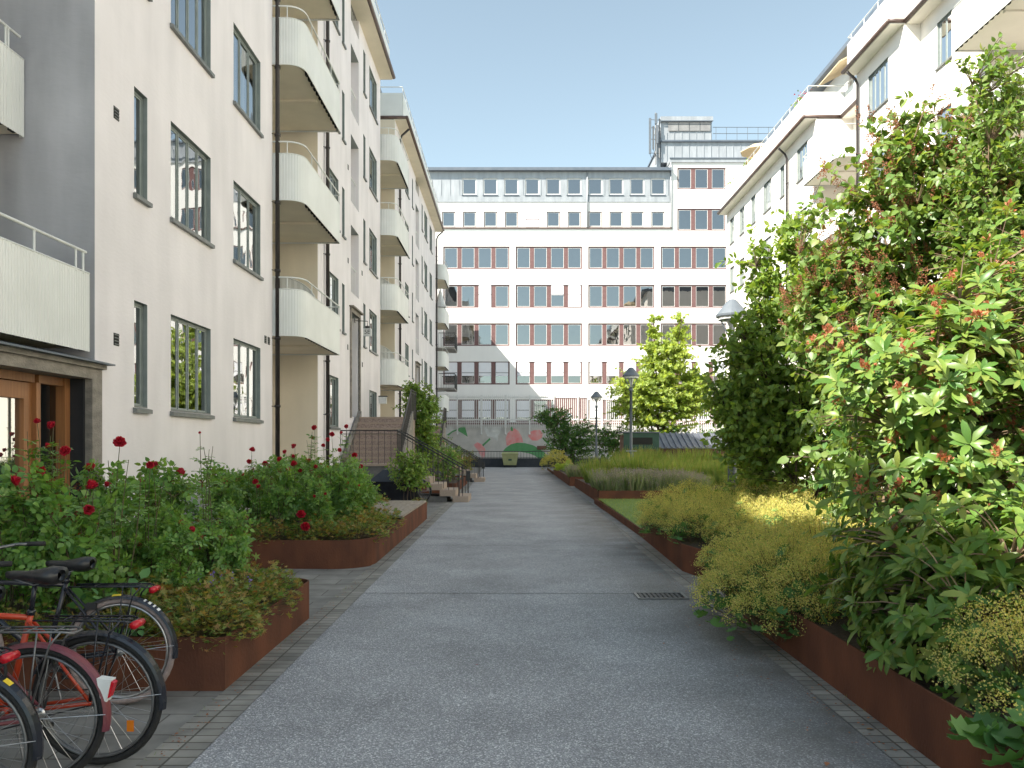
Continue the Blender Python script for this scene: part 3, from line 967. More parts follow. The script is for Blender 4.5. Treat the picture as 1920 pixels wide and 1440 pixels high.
for k in (0, 1):
    fb = MB()
    zb = 6.6 + STOREY * k - 1.0
    pbox(fb, P3, 57.2, 59.8, -.95, 2.4, zb, zb + .14)
    f_ = fb.build('balcony', M['concrete'], b3)
    rr = MB()
    pts = [(57.2, 0.2), (57.2, -.95), (59.8, -.95), (59.8, 0.2)]
    rr.tube([P3(a, b, zb + 1.15) for a, b in pts], .025, 5)
    for q in resample([Vector(p) for p in pts], .12):
        rr.tube([P3(q.x, q.y, zb + .1), P3(q.x, q.y, zb + 1.15)], .010, 4)
    rr.build('railing', M['iron'], f_)
# parasol on far balcony
um = thing('parasol', 'small folded white parasol standing on a far left balcony', 'parasol', P3(54.2, -.2, 9.95))
m_ = MB(); m_.tube([(0, 0, 0), (0, 0, 2.3)], .02, 6); m_.build('pole', M['rail'], um)
m_ = MB(); m_.lathe([(.42, 1.0), (.3, 1.35), (.14, 1.9), (.03, 2.3)], (0, 0, 0), 9); m_.build('canopy', M['white'], um)

# right block
segsR = [
    dict(y0=-14, y1=4, i=0, w=[(-11, -9.5, 3), (-7, -5.5, 3), (-3, -1.5, 3), (1.0, 2.5, 3)]),
    dict(y0=4, y1=8, i=1.6, bdoor=[(4.6, 5.6), (6.2, 7.4)]),
    dict(y0=8, y1=18.4, i=0, w=[(8.8, 10.2, 3), (11.2, 11.6, 1), (13.2, 14.6, 3), (16.2, 17.6, 3)]),
    dict(y0=18.4, y1=22.9, i=1.9, bdoor=[(19.0, 20.0), (20.6, 22.2)]),
    dict(y0=22.9, y1=26.8, i=.55, w=[(24.9, 25.75, 2)]),
    dict(y0=26.8, y1=30.5, i=0, w=[(27.95, 29.5, 4)]),
    dict(y0=30.5, y1=34.6, i=1.6, bdoor=[(31.0, 32.0), (32.6, 34.0)]),
    dict(y0=34.6, y1=49.1, i=0, w=[(35.6, 36.9, 3), (38.6, 39.2, 1), (40.6, 41.8, 3), (43.2, 44.0, 2), (45.3, 46.2, 2), (47.4, 48.3, 2)]),
]
bR, PR = apartment('apartment_building', 'long sunlit white apartment block on the right, behind the tall shrubs', 13.1, 1, segsR, M['plaster_r'], attic_i=1.9)
for k in range(4):
    balcony(bR, PR, 18.5, 22.7, 1.9, -.60, 4.1 + STOREY * k, step=.05)
    balcony(bR, PR, 30.9, 34.5, 1.6, -.60, 4.1 + STOREY * k, step=.05)
    balcony(bR, PR, 4.2, 7.8, 1.6, -.60, 4.1 + STOREY * k, step=.06)
for y in (30.2, 38.0, 17.9):
    drainpipe(bR, PR, y, -.10)
# awning on the right terrace
aw = MB()
aw.hexa([PR(33.2, 1.85, 18.3), PR(35.6, 1.85, 18.3), PR(35.6, .45, 17.55), PR(33.2, .45, 17.55), PR(33.2, 1.85, 18.36), PR(35.6, 1.85, 18.36), PR(35.6, .45, 17.6), PR(33.2, .45, 17.6)])
tag(aw.build('awning', M['awning']), 'beige cloth awning let down over a roof terrace of the right block', 'awning')
pa = thing('parasol', 'open pale parasol on the roof terrace at the far right', 'parasol', PR(44.5, .55, ZE + .13))
m_ = MB(); m_.tube([(0, 0, 0), (0, 0, 2.3)], .02, 6); m_.build('pole', M['rail'], pa)
m_ = MB(); m_.lathe([(1.0, 2.05), (.98, 2.09), (.5, 2.38), (.03, 2.5)], (0, 0, 0), 8); m_.build('canopy', M['awning'], pa)

# ------------------------------------------------------------------ office building closing the view
FY = 69.0
SC = 0.046
FX = lambda px: (px - 962) * SC
FZ = lambda py: 1.65 + (834 - py) * SC
off = thing('office_building', 'long white office building with brown window bands closing the end of the path', 'office building', (0, FY, 0))
PF = lambda u, d, z: (u, d, z)       # local, d into the building
mb = MB()
holes = []; strips = []
for r, (ya, yb) in enumerate(((462, 504.5), (534, 577), (606, 648.5), (678, 721), (749, 791))):
    for c in range(-2, 6):
        a = 967 + 136 * c
        strips.append((FX(a), FX(a + 124.5), FZ(yb), FZ(ya), r, c))
smalls = []
for k in range(12):
    a = 789.5 + 39.25 * k
    if k: smalls.append((FX(a), FX(a + 25), FZ(425.5), FZ(396.5)))
attic = [(FX(866.5 + 39.3 * k), FX(893.5 + 39.3 * k), FZ(365.5), FZ(334.5)) for k in range(10)]
tower = [(FX(1270 + 136 * c), FX(1361 + 136 * c), FZ(b), FZ(a)) for (a, b) in ((314.5, 355), (391, 432.5)) for c in (0, 1)]
holes = [s_[:4] for s_ in strips] + smalls + tower
xl, xr = FX(640), FX(1800)
ZB = FZ(445)
wall(mb, PF, xl, xr, 0, ZB, [s_[:4] for s_ in strips], .18)
wall(mb, PF, xl, FX(1257), ZB, FZ(377.5), smalls, .18)
wall(mb, PF, FX(1257), xr, ZB, FZ(305), tower, .18)
mb.face([PF(FX(1257), 0, FZ(377)), PF(FX(1257), 14, FZ(377)), PF(FX(1257), 14, FZ(305)), PF(FX(1257), 0, FZ(305))])
mb.face([PF(xl, 0, 0), PF(xl, 14, 0), PF(xl, 14, FZ(377)), PF(xl, 0, FZ(377))])
mb.face([PF(xr, 0, 0), PF(xr, 14, 0), PF(xr, 14, FZ(305)), PF(xr, 0, FZ(305))])
mb.build('wall', M['plaster_far'], off)
mb = MB()
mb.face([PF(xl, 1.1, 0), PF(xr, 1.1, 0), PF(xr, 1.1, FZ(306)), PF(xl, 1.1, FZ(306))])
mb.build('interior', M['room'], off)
# zinc attic with standing seams
mb = MB()
wall(mb, PF, xl, FX(1256), FZ(377), FZ(322), attic, .16, d=-.03)
x = xl
while x < FX(1256):
    if not any(a[0] - .1 < x < a[1] + .1 for a in attic):
        pbox(mb, PF, x, x + .03, -.06, -.032, FZ(366), FZ(326))
    x += 17 * SC
pbox(mb, PF, xl, FX(1256), -.05, .0, FZ(379), FZ(376.5))
mb.build('attic_cladding', M['zinc'], off)
mb = MB()
pbox(mb, PF, xl, FX(1257.5), -.42, 0.1, FZ(322), FZ(319))
pbox(mb, PF, xl, FX(1257.5), -.42, 14, FZ(319), FZ(316.5))
mb.hexa([PF(xl, .6, FZ(316.5)), PF(FX(1257), .6, FZ(316.5)), PF(FX(1257), 14, FZ(316.5)), PF(xl, 14, FZ(316.5)), PF(xl, 3, FZ(312)), PF(FX(1257), 3, FZ(312)), PF(FX(1257), 14, FZ(312)), PF(xl, 14, FZ(312))])
mb.build('roof_edge', M['zincdark'], off)
mb = MB(); pbox(mb, PF, xl, FX(1260), -.10, -.003, FZ(429), FZ(426.6)); mb.build('cornice', M['gutter'], off)
mb = MB(); mb.tube([PF(FX(1101), -.10, FZ(322)), PF(FX(1101), -.10, FZ(427))], .06, 8); mb.tube([PF(FX(1257.5), -.12, FZ(305)), PF(FX(1257.5), -.12, FZ(427))], .05, 8); mb.build('drainpipe', M['zinc'], off, True)
for (a, b, z0, z1, r, c) in strips:
    if b < FX(700) or a > FX(1700): continue
    # skip what the low terrace wall hides completely
    wo = window(off, PF, a, b, z0, z1, 4, M['brownframe'], M['whiteframe'], M['glassfar'], M['brownframe'], d=.07, fw=.11, cw=.035, mull=.36, sill=False)
    w1 = (b - a - .22 - .36 * 3) / 4
    bl = MB()
    for k in range(4):
        u0 = a + .11 + k * (w1 + .36)
        if r == 3:
            h = (z1 - z0) * (.62 if c < 4 else .5)
            bl.hexa([PF(u0 + .03, .03, z1 - h), PF(u0 + w1 - .03, .03, z1 - h), PF(u0 + w1 - .03, .045, z1 - h), PF(u0 + .03, .045, z1 - h),
                     PF(u0 + .03, .03, z1 - .07), PF(u0 + w1 - .03, .03, z1 - .07), PF(u0 + w1 - .03, .045, z1 - .07), PF(u0 + .03, .045, z1 - .07)])
            pbox(bl, PF, u0 + .03, u0 + w1 - .03, .024, .029, z1 - .98, z1 - .94, 1)
        if r == 4 and (c < -0 or k == 0):
            h = (z1 - z0) * .80
            pbox(bl, PF, u0 + .03, u0 + w1 - .03, .03, .045, z1 - h, z1 - .10)
            pbox(bl, PF, u0 + .03, u0 + w1 - .03, .024, .029, z1 - .95, z1 - .90, 1)
        if r == 1 and (c, k) in ((-1, 2), (0, 2), (0, 3)):
            h = (z1 - z0) * {(-1, 2): 1.0, (0, 2): .45, (0, 3): .95}[(c, k)]
            pbox(bl, PF, u0 + .02, u0 + w1 - .02, .03, .05, z1 - h, z1 - .05)
            pbox(bl, PF, u0 + .02, u0 + w1 - .02, .024, .029, z1 - .86, z1 - .82, 1)
    if bl.f: bl.build('blind', [M['blind'], M['dark']], wo)
for i_, (a, b, z0, z1) in enumerate(smalls):
    wo = window(off, PF, a, b, z0, z1, 1, M['brownframe'], M['whiteframe'], M['glassfar'], M['brownframe'], d=.06, fw=.06, cw=.05, sill=False)
    if i_ == 4:
        bl = MB(); pbox(bl, PF, a + .05, b - .05, .03, .05, z0 + .05, z1 - .05); pbox(bl, PF, a + .05, b - .05, .024, .029, (z0 + z1) / 2 - .03, (z0 + z1) / 2 + .03, 1)
        bl.build('blind', [M['blind'], M['brownframe']], wo)
for (a, b, z0, z1) in tower:
    window(off, PF, a, b, z0, z1, 3, M['brownframe'], M['whiteframe'], M['glassfar'], M['brownframe'], d=.07, fw=.11, cw=.035, mull=.36, sill=False)
PA = lambda u, d, z: (u, d - .03, z)
for (a, b, z0, z1) in attic:
    window(off, PA, a, b, z0, z1, 1, M['whiteframe'], M['whiteframe'], M['glassfar'], M['zincdark'], d=.05, fw=.07, cw=.03, sill=True)
# brown panel painted for ground-floor windows in shade, and brown band below them
mb = MB(); pbox(mb, PF, FX(1037), FX(1100), -.04, -.003, FZ(800), FZ(743)); pbox(mb, PF, xl, FX(1400), -.03, -.003, FZ(806), FZ(792)); mb.build('plinth_and_shaded_windows', M['brownframe'], off)
# tower crown
mb = MB()
pbox(mb, PF, FX(1255), xr, -.12, 14, FZ(305), FZ(297)); pbox(mb, PF, FX(1255), xr, -.18, -.121, FZ(298.5), FZ(296.5), 1)
pbox(mb, PF, FX(1243.5), xr, 1.0, 12, FZ(296.9), FZ(258.5)); pbox(mb, PF, FX(1241), xr, .8, 12.2, FZ(258.4), FZ(255.5), 1)
pbox(mb, PF, FX(1243.5), FX(1340), 1.0, 4, FZ(255.4), FZ(212)); pbox(mb, PF, FX(1242), FX(1341.5), .8, 4.2, FZ(218.8), FZ(211), 0); pbox(mb, PF, FX(1242), FX(1341.5), .74, .79, FZ(220.5), FZ(219), 1)
x = FX(1254)
while x < xr:
    pbox(mb, PF, x, x + .035, .955, .995, FZ(295), FZ(260))
    if x < FX(1338): pbox(mb, PF, x, x + .035, .955, .995, FZ(254.5), FZ(240))
    x += 14 * SC
pbox(mb, PF, FX(1115), FX(1240), 3.0, 9, FZ(314), FZ(301.5)); pbox(mb, PF, FX(1113), FX(1240), 2.8, 9.2, FZ(301.4), FZ(299.5), 1)
pbox(mb, PF, FX(1236), FX(1243), 1.2, 2.2, FZ(316), FZ(228))
tb = mb.build('roof_tower', [M['zinc'], M['zincdark']], off)
mb = MB()
for k in range(4):
    a = FX(1257) + k * 20.3 * SC
    pbox(mb, PF, a, a + 19 * SC, .90, .94, FZ(237.5), FZ(221))
mb.build('louvre', M['louvre'], tb)
mb = MB()
for z in (FZ(230), FZ(242)):
    mb.tube([PF(FX(1342), 1.0, z), PF(FX(1500), 1.0, z)], .03, 5)
for k in range(8):
    u = FX(1348 + 20 * k); mb.tube([PF(u, 1.0, FZ(255)), PF(u, 1.0, FZ(230))], .025, 5)
mb.tube([PF(FX(1243), 2, FZ(204.5)), PF(FX(1340), 2, FZ(207.5))], .02, 5)
for k in range(5):
    u = FX(1243 + 24 * k); mb.tube([PF(u, 2, FZ(212)), PF(u, 2, FZ(205))], .018, 5)
mb.build('roof_railing', M['lampgrey'], off)
ch = thing('chimney', 'small round capped chimney on the office roof edge', 'chimney', (FX(960), FY + 1.5, FZ(316)))
mb = MB(); mb.lathe([(.30, -.4), (.30, .22)], n=12); mb.build('shaft', M['stone'], ch)
mb = MB(); mb.lathe([(.36, .221), (.40, .27), (.40, .33), (.2, .38)], n=12); mb.build('cap', M['concrete'], ch)
# mobile phone antennas beside the tower
an = thing('antenna_mast', 'cluster of grey phone antennas on a mast left of the roof tower', 'antenna', (FX(1232), FY + .7, FZ(290)))
mb = MB(); mb.tube([(0, 0, -.6), (0, 0, 3.9)], .06, 6); mb.tube([(.35, .1, 0), (.35, .1, 3.4)], .05, 6)
for z in (.4, 1.6, 2.6, 3.3): mb.tube([(-.45, 0, z), (.45, .1, z)], .025, 5)
mb.build('mast', M['dullsteel'], an)
for (dx, z0, h, r_) in ((-.50, .3, 3.1, .10), (-.22, .7, 2.0, .07), (.12, 1.2, 1.6, .09), (.02, 2.9, .9, .11)):
    mb = MB(); mb.box(dx - r_, dx + r_, -.14, -.02, z0, z0 + h); mb.build('antenna_panel', M['lampgrey'] if r_ > .08 else M['dullsteel'], an)
mb = MB()
mb.tube([(-.5 + .0 * k, -.05, .3 - .5 * math.sin(k / 8 * PI)) if False else (-.5 + .5 * k / 8, -.05, .3 - .45 * math.sin(k / 8 * PI)) for k in range(9)], .02, 4)
mb.tube([(-.2, -.05, .7), (-.05, -.1, .2), (.3, -.1, -.1)], .02, 4)
mb.build('cable', M['iron'], an)

# ------------------------------------------------------------------ terrace wall with mural, white fence, low railing
WY = 62.4
wl = thing('mural_wall', 'pale rendered terrace wall painted with pink blooms and green leaf shapes', 'wall', (0, WY, 0))
WX = lambda px: (px - 962) * WY / 1500
WZ = lambda py: 1.65 + (834 - py) * WY / 1500
mb = MB(); mb.box(-9, 19, 0, .4, 0, WZ(798)); mb.box(-9, 19, -.04, .44, WZ(798), WZ(796)); mb.box(-9, 19, .4, 6.6, 0, WZ(802)); mb.build('wall', [M['muralgrey']], wl)
def mural(name, pts, m, lay):
    a = MB()
    p = [(WX(x), WZ(y)) for x, y in pts]
    n = len(p)
    d0, d1 = -.004 - lay * .003, -.001
    a.face([(x, d0, z) for x, z in p])
    for i in range(n):
        q, r = p[i], p[(i + 1) % n]
        a.face([(q[0], d0, q[1]), (r[0], d0, r[1]), (r[0], 0, r[1]), (q[0], 0, q[1])])
    a.build(name, m, wl)
mural('painted_leaf', [(942, 847), (948, 840), (958, 833), (970, 830), (985, 831), (1000, 835), (1012, 842), (1020, 848), (1030, 858), (1032, 862), (1012, 862), (1004, 855), (992, 850), (975, 847)], M['muralgreen'], 2)
mural('painted_leaf', [(838, 815), (848, 808), (858, 804), (866, 800), (872, 800), (877, 819), (866, 812), (857, 807), (848, 811), (841, 817)], M['muralgreen'], 1)
mural('painted_stem', [(904, 834), (906, 837), (920, 824), (918, 821)], M['muralgreen'], 1)
mural('painted_stem', [(957, 800), (961, 800), (962, 808), (958, 808)], M['muralgreen'], 3)
mural('painted_stem', [(1016, 821), (1019, 820), (1034, 836), (1032, 839)], M['muralgreen'], 3)
mural('painted_bloom', [(950, 836), (948, 822), (952, 812), (958, 806), (964, 803), (972, 808), (978, 818), (981, 829), (966, 831)], M['muralpink'], 1)
mural('painted_bloom', [(990, 818), (992, 811), (1000, 807), (1012, 806), (1018, 813), (1016, 821), (1008, 826), (998, 826)], M['muralpink'], 1)
mural('painted_bloom', [(888, 834), (895, 829), (903, 833), (910, 842), (909, 856), (904, 860), (897, 846)], M['muralpink'], 1)
mural('painted_bloom', [(908, 806), (906, 800), (940, 800), (938, 810), (934, 818), (933, 828), (924, 820), (914, 818)], M['muralwhite'], 1)
mural('painted_bloom', [(820, 812), (824, 804), (834, 799), (848, 800), (856, 804), (846, 809), (836, 816)], M['muralwhite'], 1)
mb = MB(); mb.box(WX(1007), WX(1025), -.12, 0, WZ(843), WZ(836)); mb.build('meter_box', M['brownbox'], wl)

fn = thing('picket_fence', 'tall white metal picket fence on top of the mural wall', 'fence', (0, WY - .15, 0))
mb = MB()
x = WX(828)
k = 0
while x < WX(1340):
    zt = WZ(739.5); zb = WZ(802 if x < WX(1100) else 812)
    mb.hexa([(x, 0, zb), (x + .045, 0, zb), (x + .045, .03, zb), (x, .03, zb), (x, 0, zt - .1), (x + .045, 0, zt - .1), (x + .045, .03, zt - .1), (x, .03, zt - .1)])
    mb.hexa([(x, 0, zt - .1), (x + .045, 0, zt - .1), (x + .045, .03, zt - .1), (x, .03, zt - .1), (x + .018, .01, zt), (x + .026, .01, zt), (x + .026, .02, zt), (x + .018, .02, zt)])
    x += .158
mb.build('pickets', M['white'], fn)
mb = MB()
for z in (WZ(745), WZ(787)): mb.box(WX(826), WX(1340), -.055, -.002, z - .05, z + .05)
mb.build('rails', M['white'], fn)
for k in range(12):
    x = WX(858 + 45 * k)
    mb = MB(); mb.box(x - .05, x + .05, -.12, -.057, WZ(813), WZ(741)); mb.lathe([(.02, -.1), (.07, -.05), (.07, .02), (.02, .06)], (x, -.09, WZ(813)), 8); mb.build('post', M['white'], fn)

lw = thing('low_wall', 'low dark wall closing the end of the path, topped by a black railing', 'wall', (0, 59.0, 0))
mb = MB(); mb.box(-7.4, 7.0, 0, .25, 0, .62); mb.box(-7.4, 7.0, -.03, .28, .621, .66); mb.build('base', M['darkwall'], lw)
mb = MB(); mb.tube([(-7.4, .12, 1.16), (7, .12, 1.16)], .025, 5); mb.tube([(-7.4, .12, .72), (7, .12, .72)], .018, 5)
x = -7.35
while x < 7: mb.tube([(x, .12, .66), (x, .12, 1.16)], .011, 4); x += .22
mb.build('railing', M['iron'], lw)

def prism_box(mb, b, t, mi=0):
    """b,t = (x0,x1,y0,y1,z)"""
    mb.hexa([(b[0], b[2], b[4]), (b[1], b[2], b[4]), (b[1], b[3], b[4]), (b[0], b[3], b[4]), (t[0], t[2], t[4]), (t[1], t[2], t[4]), (t[1], t[3], t[4]), (t[0], t[3], t[4])], mi)
dm = thing('waste_container', 'pale olive wheeled waste container standing before the low dark wall', 'bin', (-.22, 58.0, .008))
mb = MB(); prism_box(mb, (-.46, .46, -.32, .32, .18), (-.58, .58, -.42, .42, .92)); mb.box(-.62, .62, -.46, .46, .921, .98)
mb.box(-.12, .12, -.43, -.39, .5, .62, 1)
for k in (-.35, -.1, .15): mb.box(k, k + .07, -.405, -.36, .25, .85)
mb.build('body', [M['bin'], M['shedgreen']], dm)
mb = MB(); prism_box(mb, (-.61, .61, -.47, .47, .981), (-.56, .56, -.38, .44, 1.12)); mb.tube([(-.5, -.49, 1.0), (.5, -.49, 1.0)], .02, 6); mb.build('lid', M['bin'], dm)
for sx in (-.38, .38):
    for sy in (-.25, .25):
        mb = MB(); mb.tube([(sx - .03, sy, .09), (sx + .03, sy, .09)], .09, 12); mb.box(sx - .045, sx - .035, sy - .03, sy + .03, .09, .18); mb.build('wheel', M['rubber'], dm)

# ------------------------------------------------------------------ corten planters
def planter(label, outline, h, soil_z, z0=0.0, name='planter', closed=True, cat='planter', fill='soil', bounds=None):
    """outline (x,y) anticlockwise; steel wall 12 mm thick"""
    cx, cy = outline[0]
    t = thing(name, label, cat, (cx, cy, z0))
    n = len(outline)
    mb = MB()
    pin = []
    for i in range(n):
        a = Vector(outline[i - 1]); b = Vector(outline[i]); c = Vector(outline[(i + 1) % n])
        d1 = (b - a).normalized(); d2 = (c - b).normalized()
        nn = Vector((-d1.y - d2.y, d1.x + d2.x)).normalized()
        pin.append(b + nn * .014)
    for i in range(n):
        j = (i + 1) % n
        o0, o1 = outline[i], outline[j]; q0, q1 = pin[i], pin[j]
        X = lambda p, z: (p[0] - cx, p[1] - cy, z)
        mb.face([X(o0, 0), X(o1, 0), X(o1, h), X(o0, h)])
        mb.face([X(o0, h), X(o1, h), X(q1, h), X(q0, h)])
        mb.face([X(q0, h), X(q1, h), X(q1, soil_z - .05), X(q0, soil_z - .05)])
    mb.build('steel_edging', M['corten'], t)
    mb = MB(); mb.face([(p[0] - cx, p[1] - cy, soil_z) for p in pin])
    mb.build(fill, M['soil'] if fill == 'soil' else M['grass'], t)
    return t
def arc(cx, cy, r, a0, a1, n=8):
    return [(cx + r * math.cos(R(a0 + (a1 - a0) * k / n)), cy + r * math.sin(R(a0 + (a1 - a0) * k / n))) for k in range(n + 1)]
planter('rusted steel planter of roses beside the parked bicycles, nearest on the left', [(-5.0, 5.36), (-1.93, 5.36)] + arc(-2.13, 7.55, .2, 0, 90) + [(-5.0, 7.75)], .36, .29)
planter('long rusted steel planter with a board seat on its far end, second on the left', [(-5.0, 10.75), (-2.45, 10.62)] + arc(-2.40, 11.12, .5, -85, 0) + [(-1.91, 17.75), (-5.0, 17.75)], .38, .31)
planter('rusted steel planter on the left beyond the first stairs', [(-5.0, 27.2), (-1.95, 27.2), (-1.95, 34.0), (-5.0, 34.0)], .34, .28)
planter('rusted steel planter under the large rhododendrons, nearest on the right', [(2.19, -1.0), (9.0, -1.0), (9.0, 8.2), (2.55, 8.2), (2.25, 7.9), (2.16, 7.4)], .36, .30)
planter('curved rusted steel planter overhung by yellow froth, second on the right', [(2.62, 9.75)] + arc(9.0, 9.75, .01, 0, 1, 1) + [(9.0, 14.2), (2.28, 14.2), (2.20, 10.4), (2.30, 9.95)], .36, .30)
planter('rusted steel planter of grey lavender at the far end of the small lawn', [(2.42, 22.5), (8.8, 22.5), (8.8, 31.3), (2.42, 31.3)], .36, .30)
planter('farther rusted steel planter of lavender beyond the nearer lamp post', [(2.26, 32.0), (8.0, 32.0), (8.0, 44.5), (2.26, 44.5)], .37, .31)
# low steel edging of the lawn
mb = MB(); mb.box(2.28, 2.30, 14.22, 22.48, 0, .15); tag(mb.build('lawn_edging', M['corten']), 'low rusted steel edging strip along the small lawn', 'edging')
mb = MB(); mb.box(2.24, 2.26, 44.6, 52.5, 0, .15); tag(mb.build('lawn_edging', M['corten']), 'far low steel edging strip past the last lavender planter', 'edging')
# board seat
sb = thing('bench_seat', 'greyed wooden board seat on the far end of the second left planter', 'bench', (-2.45, 15.8, .38))
for k in range(7):
    mb = MB(); mb.box(-.52 + k * .152, -.52 + k * .152 + .14, -1.9, 1.9, .004, .04); mb.build('board', M['greyboards'], sb)

# ------------------------------------------------------------------ entrance stairs
def stairs(y0, label):
    t = thing('entrance_stairs', label, 'stairs', (-1.28, y0, 0))
    X = lambda x: x + 1.28
    mb = MB()
    # lower flight climbs away from the path (towards -x)
    for k in range(6):
        x1 = -1.28 - .37 * k
        mb.box(X(x1 - .45), X(x1), .0, 1.55, .175 * k + .001, .175 * (k + 1))
    mb.build('lower_steps', M['stepstone'], t)
    mb = MB(); mb.box(X(-5.1), X(-1.9), .06, 1.5, 0, .17); mb.box(X(-5.1), X(-2.9), .05, 1.5, .17, .5); mb.box(X(-5.1), X(-3.45), .04, 1.6, .5, 1.04)
    mb.build('stair_base', M['steprock'], t)
    mb = MB(); mb.box(X(-5.1), X(-3.46), .0, 1.6, 1.041, 1.10); mb.build('landing', M['stepstone'], t)
    mb = MB()
    for k in range(8):
        z = 1.10 + .181 * k
        mb.box(X(-4.95), X(-3.40), 1.0 + .27 * k, 3.3, z + .001, z + .13)
        mb.box(X(-4.95), X(-3.40), .985 + .27 * k, 3.3, z + .131, z + .181, 1)
    mb.build('upper_steps', [M['terrazzo'], M['stepstone']], t)
    mb = MB(); mb.box(X(-5.1), X(-3.38), 3.3, 4.7, 0, 2.50); mb.build('upper_landing', M['stepstone'], t)
    for xx in (-5.08, -3.385):
        mb = MB()
        mb.hexa([(X(xx), .9, 0.9), (X(xx) + .12, .9, 0.9), (X(xx) + .12, 3.3, 0.9), (X(xx), 3.3, 0.9), (X(xx), .9, 1.30), (X(xx) + .12, .9, 1.30), (X(xx) + .12, 3.3, 2.75), (X(xx), 3.3, 2.75)])
        mb.build('cheek_wall', M['stone'], t)
    def rail(name, pts, base, post, step=.13):
        """pts: top rail polyline, base: matching foot points"""
        m_ = MB()
        m_.tube(pts, .018, 6)
        m_.tube([(p[0], p[1], p[2] - .10) for p in pts], .010, 5)
        for i in range(len(pts) - 1):
            a, b = Vector(pts[i]), Vector(pts[i + 1]); c, d = Vector(base[i]), Vector(base[i + 1])
            n = max(1, int((b - a).length / step))
            for q in range(n + 1):
                f = q / n
                m_.tube([a.lerp(b, f), c.lerp(d, f)], .0075, 4)
        for i in post: m_.tube([pts[i], base[i]], .022, 6)
        m_.build(name, M['iron'], t)
    for yy in (.04, 1.50):
        end = [(X(-1.55), yy, 1.04), (X(-1.42), yy, .98)]
        top = [(X(-4.95), yy, 2.06), (X(-3.32), yy, 2.06)] if yy < 1 else [(X(-3.36), yy, 2.06)]
        foot = [(X(-4.95), yy, 1.10), (X(-3.32), yy, 1.10)] if yy < 1 else [(X(-3.36), yy, 1.10)]
        rail('railing', top + end, foot + [(X(-1.55), yy, .17), (X(-1.45), yy, .17)], [len(top)], .17)
    rail('railing', [(X(-3.33), .10, 2.06), (X(-3.33), 1.0, 2.12), (X(-3.33), 3.2, 3.45), (X(-3.33), 4.6, 3.45)],
         [(X(-3.33), .10, 1.10), (X(-3.33), 1.0, 1.12), (X(-3.33), 3.2, 2.5), (X(-3.33), 4.6, 2.5)], [1, 2], .13)
    mb = MB(); mb.box(X(-1.45), X(-1.31), 1.60, 1.72, .55, .85); mb.tube([(X(-1.38), 1.66, .17), (X(-1.38), 1.66, .55)], .02, 5); mb.build('letter_box', M['iron'], t)
    return t
stairs(22.9, 'nearer stone entrance stairs with black iron railings and pebbled upper flight')
stairs(35.4, 'farther stone entrance stairs with black iron railings, mostly behind the climbing bush')

# ------------------------------------------------------------------ lamp posts
lp = thing('street_lamp', 'nearest grey garden lamp post, half hidden by the big shrubs', 'street lamp', (4.30, 15.7, 0), group='grey hooded lamp posts along the garden side')
mb = MB(); mb.lathe([(.085, 0), (.085, 1.35), (.055, 1.45), (.050, 3.62), (.075, 3.63), (.075, 3.72), (.04, 3.74)], n=14); mb.build('pole', M['lampgrey'], lp, True)
mb = MB()
for a in range(4):
    c, s_ = math.cos(R(45 + 90 * a) - R(45)), math.sin(R(45 + 90 * a) - R(45))
    mb.tube([(.03 * c, .03 * s_, 3.70), (.27 * c, .27 * s_, 4.20)], .016, 5)
mb.build('arm', M['lampgrey'], lp)
mb = MB(); mb.lathe([(.31, 4.16), (.315, 4.20), (.30, 4.22), (.10, 4.47), (.06, 4.50)], n=20); mb.build('hood', M['lampgrey'], lp, False)
mb = MB(); mb.lathe([(.27, 4.10), (.28, 4.159)], n=16); mb.lathe([(.03, 3.78), (.06, 3.95), (.12, 4.09)], n=10); mb.build('diffuser', M['white'], lp)
l2 = dup(lp, (4.35, 29.5, .0), label='grey garden lamp post with a yellow tag, between the lavender and the wooden compost bin')
dup(lp, (4.45, 42.7, .0), label='slim grey garden lamp post standing before the dark green shrub')
dup(lp, (4.45, 63.8, -.3), label='grey lamp hood just showing above the dark shrub, farthest of the lamps')
mb = MB(); mb.box(-.13, -.07, -.10, -.085, 1.05, 1.35); mb.build('yellow_tag', M['yellow'], l2)
mb = MB(); mb.tube([(-.2, -.09, 1.42), (.2, -.09, 1.42)], .02, 6); mb.build('clamp', M['steel'], l2)

